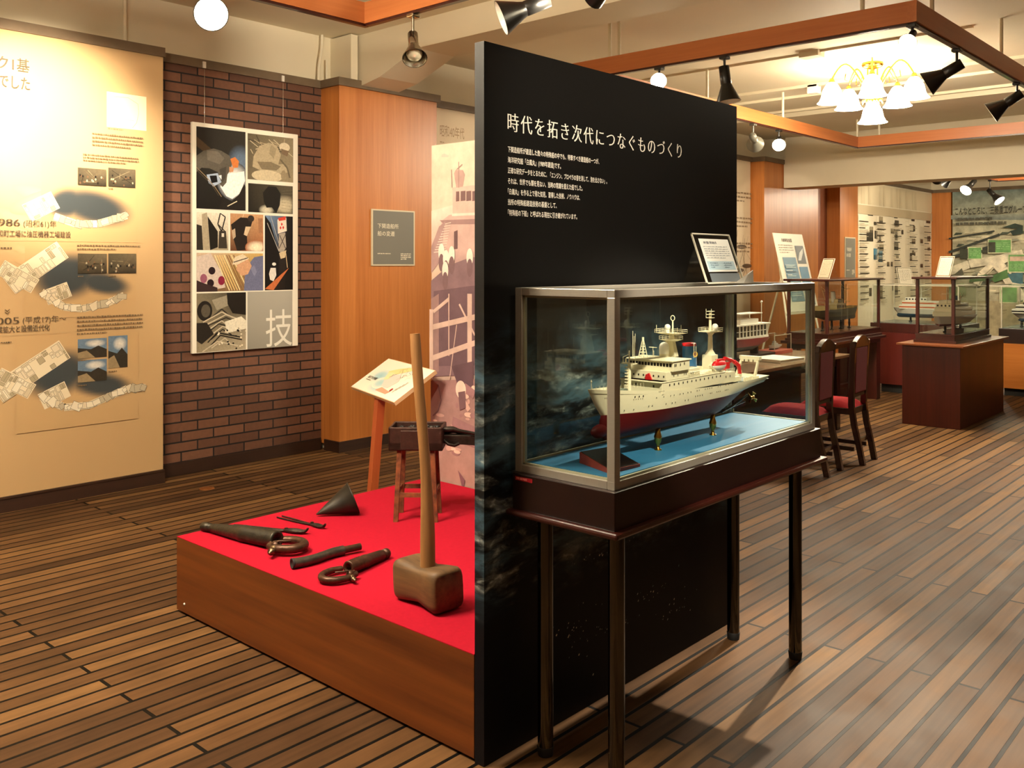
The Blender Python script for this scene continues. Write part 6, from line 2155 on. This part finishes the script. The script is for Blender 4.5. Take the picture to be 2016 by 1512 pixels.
# ------------------------------------------------------------------ counters along the far side
t = thing('display_counter', 'red brown counter with black plinth behind the dark stand', 'counter', (11.75, 3.75, 0))
MB().box(11.3, 12.2, 3.3, 4.2, 0.1, 0.722).build('counter_body', woodmat('counter_red', (76, 18, 12), (92, 26, 17), 'Z', 0.4), t)
MB().box(11.34, 12.2, 3.34, 4.16, 0.0, 0.1).build('plinth', BLACKM, t)
pane_case(11.42, 12.15, 3.3, 4.3, 0.722, 0.83, 1.3, 'glass case with the blue bottomed ship on the red brown counter')
small_ship('blue_bottom_ship_model', 'white ship model with dark blue bottom and orange bands', (11.85, 4.2, 0.836), -PI / 2, .85, .1, .05, .1, .17, .16, (HULLP, BOTB, SHIPD, WHITEP),
           [(.12, .85, .088, .16, .21, BANDO, False), (.16, .7, .08, .21, .26, BANDO, False), (.2, .5, .07, .26, .3, None, True)], masts=((.4, .3, .42, (.6,)),), posts=(.25, .7))
t = thing('display_counter', 'orange oak counter with black plinth beside the mahogany pedestal', 'counter', (12.4, 2.2, 0))
MB().box(11.95, 12.9, 1.4, 3.0, 0.09, 0.615).build('counter_body', COUNTERO, t)
MB().box(11.99, 12.9, 1.44, 2.96, 0.0, 0.09).build('plinth', BLACKM, t)
pane_case(12.0, 12.85, 1.42, 3.0, 0.615, 0.79, 1.3, 'low glass case with thin pale edges on the orange oak counter', over=.13, base=pbr('dark_base', (40, 26, 22), 0.35))
small_ship('striped_ship_model', 'ship model with black striped white decks and blue bottom', (12.35, 2.97, 0.796), -PI / 2, 1.4, .12, .06, .1, .17, .165, (HULLP, BOTB, SHIPD, WHITEP),
           [(.02, .8, .11, .165, .215, WINDOWB, False), (.05, .7, .1, .215, .265, WINDOWB, False)], funnel=(.1, .265, .3, .02, BLACK), masts=((.4, .26, .42, (.6,)),), posts=(.08, .25, .6))

# card holders on the further cases
card_holder((9.55, 4.12, 1.392), math.radians(-125), .22, .23, math.radians(18), 'small tilted card holder on the case of the old grey ship', 2)
card_holder((9.62, 2.93, 1.425), math.radians(-125), .21, .21, math.radians(15), 'tilted clear card holder on the case of the white ship', 2)
card_holder((11.6, 3.95, 1.3), math.radians(-40), .2, .22, math.radians(18), 'pale card holder on the case of the blue bottomed ship', 3)
card_holder((12.3, 2.6, 1.3), math.radians(-30), .26, .26, math.radians(-20), 'card holder on the low case with pale edges', 2)

# ------------------------------------------------------------------ easel board
t = thing('easel_board', 'white information board with blue photographs leaning on a thin easel', 'easel', (10.75, 5.05, 0))
BW, x0 = .80, 10.33
top, bot = Vector((0, 5.08, 1.925)), Vector((0, 4.86, .98))
th = Vector((0, .012, .003))


def eb(x, q, k=0.0):
    p = bot.lerp(top, q)
    return Vector((x, p.y - k, p.z))


MB().hexa([eb(x0, 0), eb(x0 + BW, 0), eb(x0 + BW, 0) + th, eb(x0, 0) + th], [eb(x0, 1), eb(x0 + BW, 1), eb(x0 + BW, 1) + th, eb(x0, 1) + th]).build('board', pbr('board_white', (226, 220, 200), 0.5), t)
vdir = (top - bot).normalized()
nd = Vector((0, -vdir.z, vdir.y))
f = Flat(Vector((x0, bot.y, bot.z)), (1, 0, 0), vdir, nd, .002, .0004)
Hh = (top - bot).length
f.bars(.06 * 3, Hh - .12, .5, Hh - .06, 1, (90, 76, 60), R, .8, .03)
f.bars(.06, Hh - .26, .45, Hh - .14, 4, (150, 140, 120), R, .5, .03)
f.rect(.5, Hh - .38, .74, Hh - .15, (70, 78, 80))
f.poly([(.52, Hh - .34), (.6, Hh - .24), (.72, Hh - .18), (.7, Hh - .24), (.6, Hh - .34)], (200, 204, 196))
f.rect(.1, Hh - .85, .46, Hh - .3, (96, 130, 148))
f.rect(.5, Hh - .62, .74, Hh - .42, (84, 130, 158))
f.rect(.5, Hh - .9, .74, Hh - .66, (110, 140, 150))
for k in range(20):
    v = Hh - .85 + R.uniform(.02, .5)
    f.rect(.12, v, .12 + R.uniform(.1, .3), v + .012, R.choice([(70, 104, 124), (150, 176, 180), (180, 192, 188)]))
f.build('print', INK, t)
for x, xe in ((x0 + .06, x0 - .08), (x0 + BW - .06, x0 + BW + .08)):
    MB().cyl((xe, 4.74, 0), (x, 5.05, 1.7), .013, n=10).build('leg', PIPEW, t)
MB().cyl((x0 + .4, 5.55, 0), (x0 + .4, 5.08, 1.7), .013, n=10).build('leg', PIPEW, t)
MB().box(x0 - .02, x0 + BW + .02, 4.845, 4.91, .95, .975).build('ledge', PIPEW, t)

# ------------------------------------------------------------------ reading table with its things
TZ = 0.705
t = thing('reading_table', 'long brown table behind the main case with two red chairs', 'table', (7.15, 3.78, 0))
MB().box(5.75, 8.56, 3.43, 4.13, TZ - .028, TZ).build('table_top', TABLETOP, t, bev=.004)
MB().box(5.85, 8.46, 3.5, 4.06, TZ - .11, TZ - .028).build('apron', DARKRED, t)
MB().box(5.9, 8.4, 3.86, 3.88, .16, TZ - .11).build('modesty_panel', pbr('dark_panel', (40, 44, 38), 0.4), t)
for x in (5.83, 8.40):
    for y in (3.49, 3.99):
        MB().box(x, x + .075, y, y + .075, 0, TZ - .028).build('leg', CHAIRW, t, bev=.004)
# album
t = thing('album', 'closed white album lying on the brown table', 'book', (7.55, 3.68, TZ), math.radians(-6))
MB().box(-.2, .2, -.16, .16, 0, .004).box(-.2, .2, -.16, .16, .022, .026).box(-.2, -.192, -.16, .16, 0, .026).build('cover', PAPER, t, local=True, bev=.001)
MB().box(-.19, .192, -.153, .153, .004, .022).build('pages', pbr('page_edges', (206, 200, 184), 0.7), t, local=True)
# acrylic box with red base
t = thing('acrylic_case', 'small acrylic box with red base holding a tiny grey ship', 'display case', (8.15, 3.99, TZ))
MB().box(7.97, 8.34, 3.9, 4.09, TZ, TZ + .035).build('red_base', pbr('red_base', (150, 60, 44), 0.5), t, bev=.003)
MB().box(7.98, 8.33, 3.91, 3.9106, TZ + .035, .885).box(7.98, 8.33, 4.08, 4.0806, TZ + .035, .885).box(7.98, 7.9806, 3.91, 4.08, TZ + .035, .885).box(8.33, 8.3306, 3.91, 4.08, TZ + .035, .885).box(7.98, 8.33, 3.91, 4.08, .885, .8856).build('acrylic_cover', ACRYL, t)
eg = MB()
for x in (7.98, 8.326):
    for y in (3.91, 4.076):
        eg.box(x, x + .005, y, y + .005, TZ + .035, .885)
for y in (3.91, 4.076):
    eg.box(7.98, 8.331, y, y + .005, .881, .886)
eg.build('polished_edge', ACRYLEDGE, t)
tiny = thing('tiny_ship_model', 'tiny grey ship model inside the acrylic box', 'ship model', (8.03, 3.995, TZ + .035))
ship_hull(('hull_topsides', 'hull_bottom', 'deck'), tiny, 0.0, .25, 0.0, .0, .015, .045, .04, .02, (HULLP, HULLDK, HULLP), local=True)
MB().box(.09, .17, -.013, .013, .035, .06).box(.1, .14, -.01, .01, .06, .08).cyl((.12, 0, .08), (.12, 0, .11), .002, n=6).build('deckhouse', HULLP, tiny, local=True)
# tug boat model at the end of the table
t = thing('tug_boat_model', 'tug boat model with big white windowed cabin on the brown table', 'ship model', (7.55, 4.0, TZ))
MB().box(7.12, 7.98, 3.9, 4.11, TZ, TZ + .03).build('base_plate', DARKRED, t, bev=.003)
for x in (7.3, 7.75):
    MB().box(x, x + .03, 3.97, 4.04, TZ + .03, TZ + .09).build('cradle', BLACK, t)
ship_hull(('hull_topsides', 'hull_bottom', 'deck'), t, 7.1, .84, 4.005, .765, .815, .895, .88, .085, (pbr('tug_red', (112, 30, 36), 0.45), HULLDK, BUFF), ste=.85)
MB().box(7.28, 7.90, 3.93, 4.08, .88, .90).box(7.27, 7.92, 3.92, 4.09, 1.0, 1.012).build('cabin', WHITEP, t)
cw = MB()
for k in range(10):
    x = 7.29 + k * .064
    for y in (3.932, 4.072):
        cw.box(x, x + .012, y, y + .008, .9, 1.0)
for y in (3.932, 4.072):
    cw.box(7.29, 7.885, y, y + .006, .945, .95)
for k in range(3):
    y = 3.935 + k * .065
    cw.box(7.885, 7.893, y, y + .01, .9, 1.0).box(7.285, 7.293, y, y + .01, .9, 1.0)
cw.build('window_frame', WHITEP, t)
MB().box(7.30, 7.88, 3.945, 4.065, .9, 1.0).build('window_glass', pbr('cabin_dark_glass', (88, 82, 66), 0.15), t)
MB().box(7.4, 7.74, 3.95, 4.06, 1.012, 1.055).box(7.38, 7.8, 3.94, 4.07, 1.10, 1.108).cyl((7.79, 3.945, 1.012), (7.79, 3.945, 1.2), .004, n=8).cyl((7.79, 4.065, 1.012), (7.79, 4.065, 1.1), .004, n=8).ball((7.79, 3.945, 1.205), .012, 10).build('upper_bridge', WHITEP, t)

# ------------------------------------------------------------------ dining style chairs


BACKRED = pbr('shaded_red_upholstery', (100, 10, 18), 0.8, var=0.1, scale=40)  # the seat's red, darkened: shade on the backs put into the colour


def chair(loc, rot, label):
    t = thing('upholstered_chair', label, 'chair', loc, rot, group='red chairs at the brown table')
    w, d = .2, .21
    t.scale = (.8, 1, 1)
    # local: back at y = -d, seat towards +y
    for sx in (-1, 1):
        MB().hexa([(sx * .185 - .02, d - .04, 0), (sx * .185 + .02, d - .04, 0), (sx * .185 + .02, d, 0), (sx * .185 - .02, d, 0)],
                  [(sx * .185 - .024, d - .045, .40), (sx * .185 + .024, d - .045, .40), (sx * .185 + .024, d, .40), (sx * .185 - .024, d, .40)]).build('leg', CHAIRW, t, local=True, bev=.003)
        pts = [(sx * .172, -d - .075, 0), (sx * .175, -d - .045, .15), (sx * .178, -d - .01, .30), (sx * .18, -d + .01, .45), (sx * .185, -d + .008, .65), (sx * .19, -d - .008, .93)]
        for (a, b, n_) in ((0, 3, 'leg'), (3, 5, 'back_post')):
            m = MB()
            for k in range(a, b):
                p, q = pts[k], pts[k + 1]
                h = .021
                m.hexa([(p[0] - h, p[1] - h, p[2]), (p[0] + h, p[1] - h, p[2]), (p[0] + h, p[1] + h, p[2]), (p[0] - h, p[1] + h, p[2])],
                       [(q[0] - h, q[1] - h, q[2]), (q[0] + h, q[1] - h, q[2]), (q[0] + h, q[1] + h, q[2]), (q[0] - h, q[1] + h, q[2])])
            m.build(n_, CHAIRW, t, local=True)
    MB().box(-.2, .2, -d, d, .38, .43).build('seat_rail', CHAIRW, t, local=True, bev=.004)
    sm = MB()
    n = 10
    vs, fs = [], []
    for j in range(n + 1):
        for i in range(n + 1):
            x, y = -1 + 2 * i / n, -1 + 2 * j / n
            vs.append((x * .198, y * .205 + .005, .43 + .055 * (1 - x ** 4) ** .5 * (1 - y ** 4) ** .5))
    for j in range(n):
        for i in range(n):
            k = j * (n + 1) + i
            fs.append((k, k + 1, k + n + 2, k + n + 1))
    sm.add(vs, fs, 0, None, True)
    sm.build('seat', SEAT, t, local=True)
    # crest rail with a raised middle
    cv = []
    M_ = 16
    for side_ in (-.02, .02):
        for i in range(M_ + 1):
            x = -.212 + .424 * i / M_
            q = abs(x) / .212
            zt = .945 + .05 * max(0, math.cos(min(1, q * 1.15) * PI / 2)) + (.008 if q > .9 else 0)
            cv.append((x, -d - .008 + side_, .90))
            cv.append((x, -d - .014 + side_, zt))
    fs = []
    o2 = 2 * (M_ + 1)
    for i in range(M_):
        a = 2 * i
        fs += [(a, a + 2, a + 3, a + 1), (o2 + a + 1, o2 + a + 3, o2 + a + 2, o2 + a), (a + 1, a + 3, o2 + a + 3, o2 + a + 1), (a + 2, a, o2 + a, o2 + a + 2)]
    fs += [(0, 1, o2 + 1, o2), (2 * M_ + 1, 2 * M_, o2 + 2 * M_, o2 + 2 * M_ + 1)]
    MB().add(cv, fs).build('crest_rail', CHAIRW, t, local=True, bev=.004)
    MB().hexa([(-.165, -d - .014, .54), (.165, -d - .014, .54), (.165, -d + .028, .54), (-.165, -d + .028, .54)], [(-.17, -d - .026, .905), (.17, -d - .026, .905), (.17, -d + .014, .905), (-.17, -d + .014, .905)]).build('backrest', BACKRED, t, local=True, bev=.012)
    MB().box(-.17, .17, -d - .005, -d + .02, .515, .54).build('lower_rail', CHAIRW, t, local=True)
    MB().box(-.172, .172, -d - .035, -d - .015, .16, .19).build('stretcher', CHAIRW, t, local=True)
    for sx in (-1, 1):
        MB().box(sx * .178 - .011, sx * .178 + .011, -d - .01, d - .02, .1, .13).build('stretcher', CHAIRW, t, local=True)
    return t


chair((7.20, 3.03, 0), math.radians(3), 'red upholstered chair at the brown table, closer to the mahogany pedestal')
chair((6.63, 3.07, 0), math.radians(3), 'red upholstered chair at the brown table, seen partly through the main glass case')
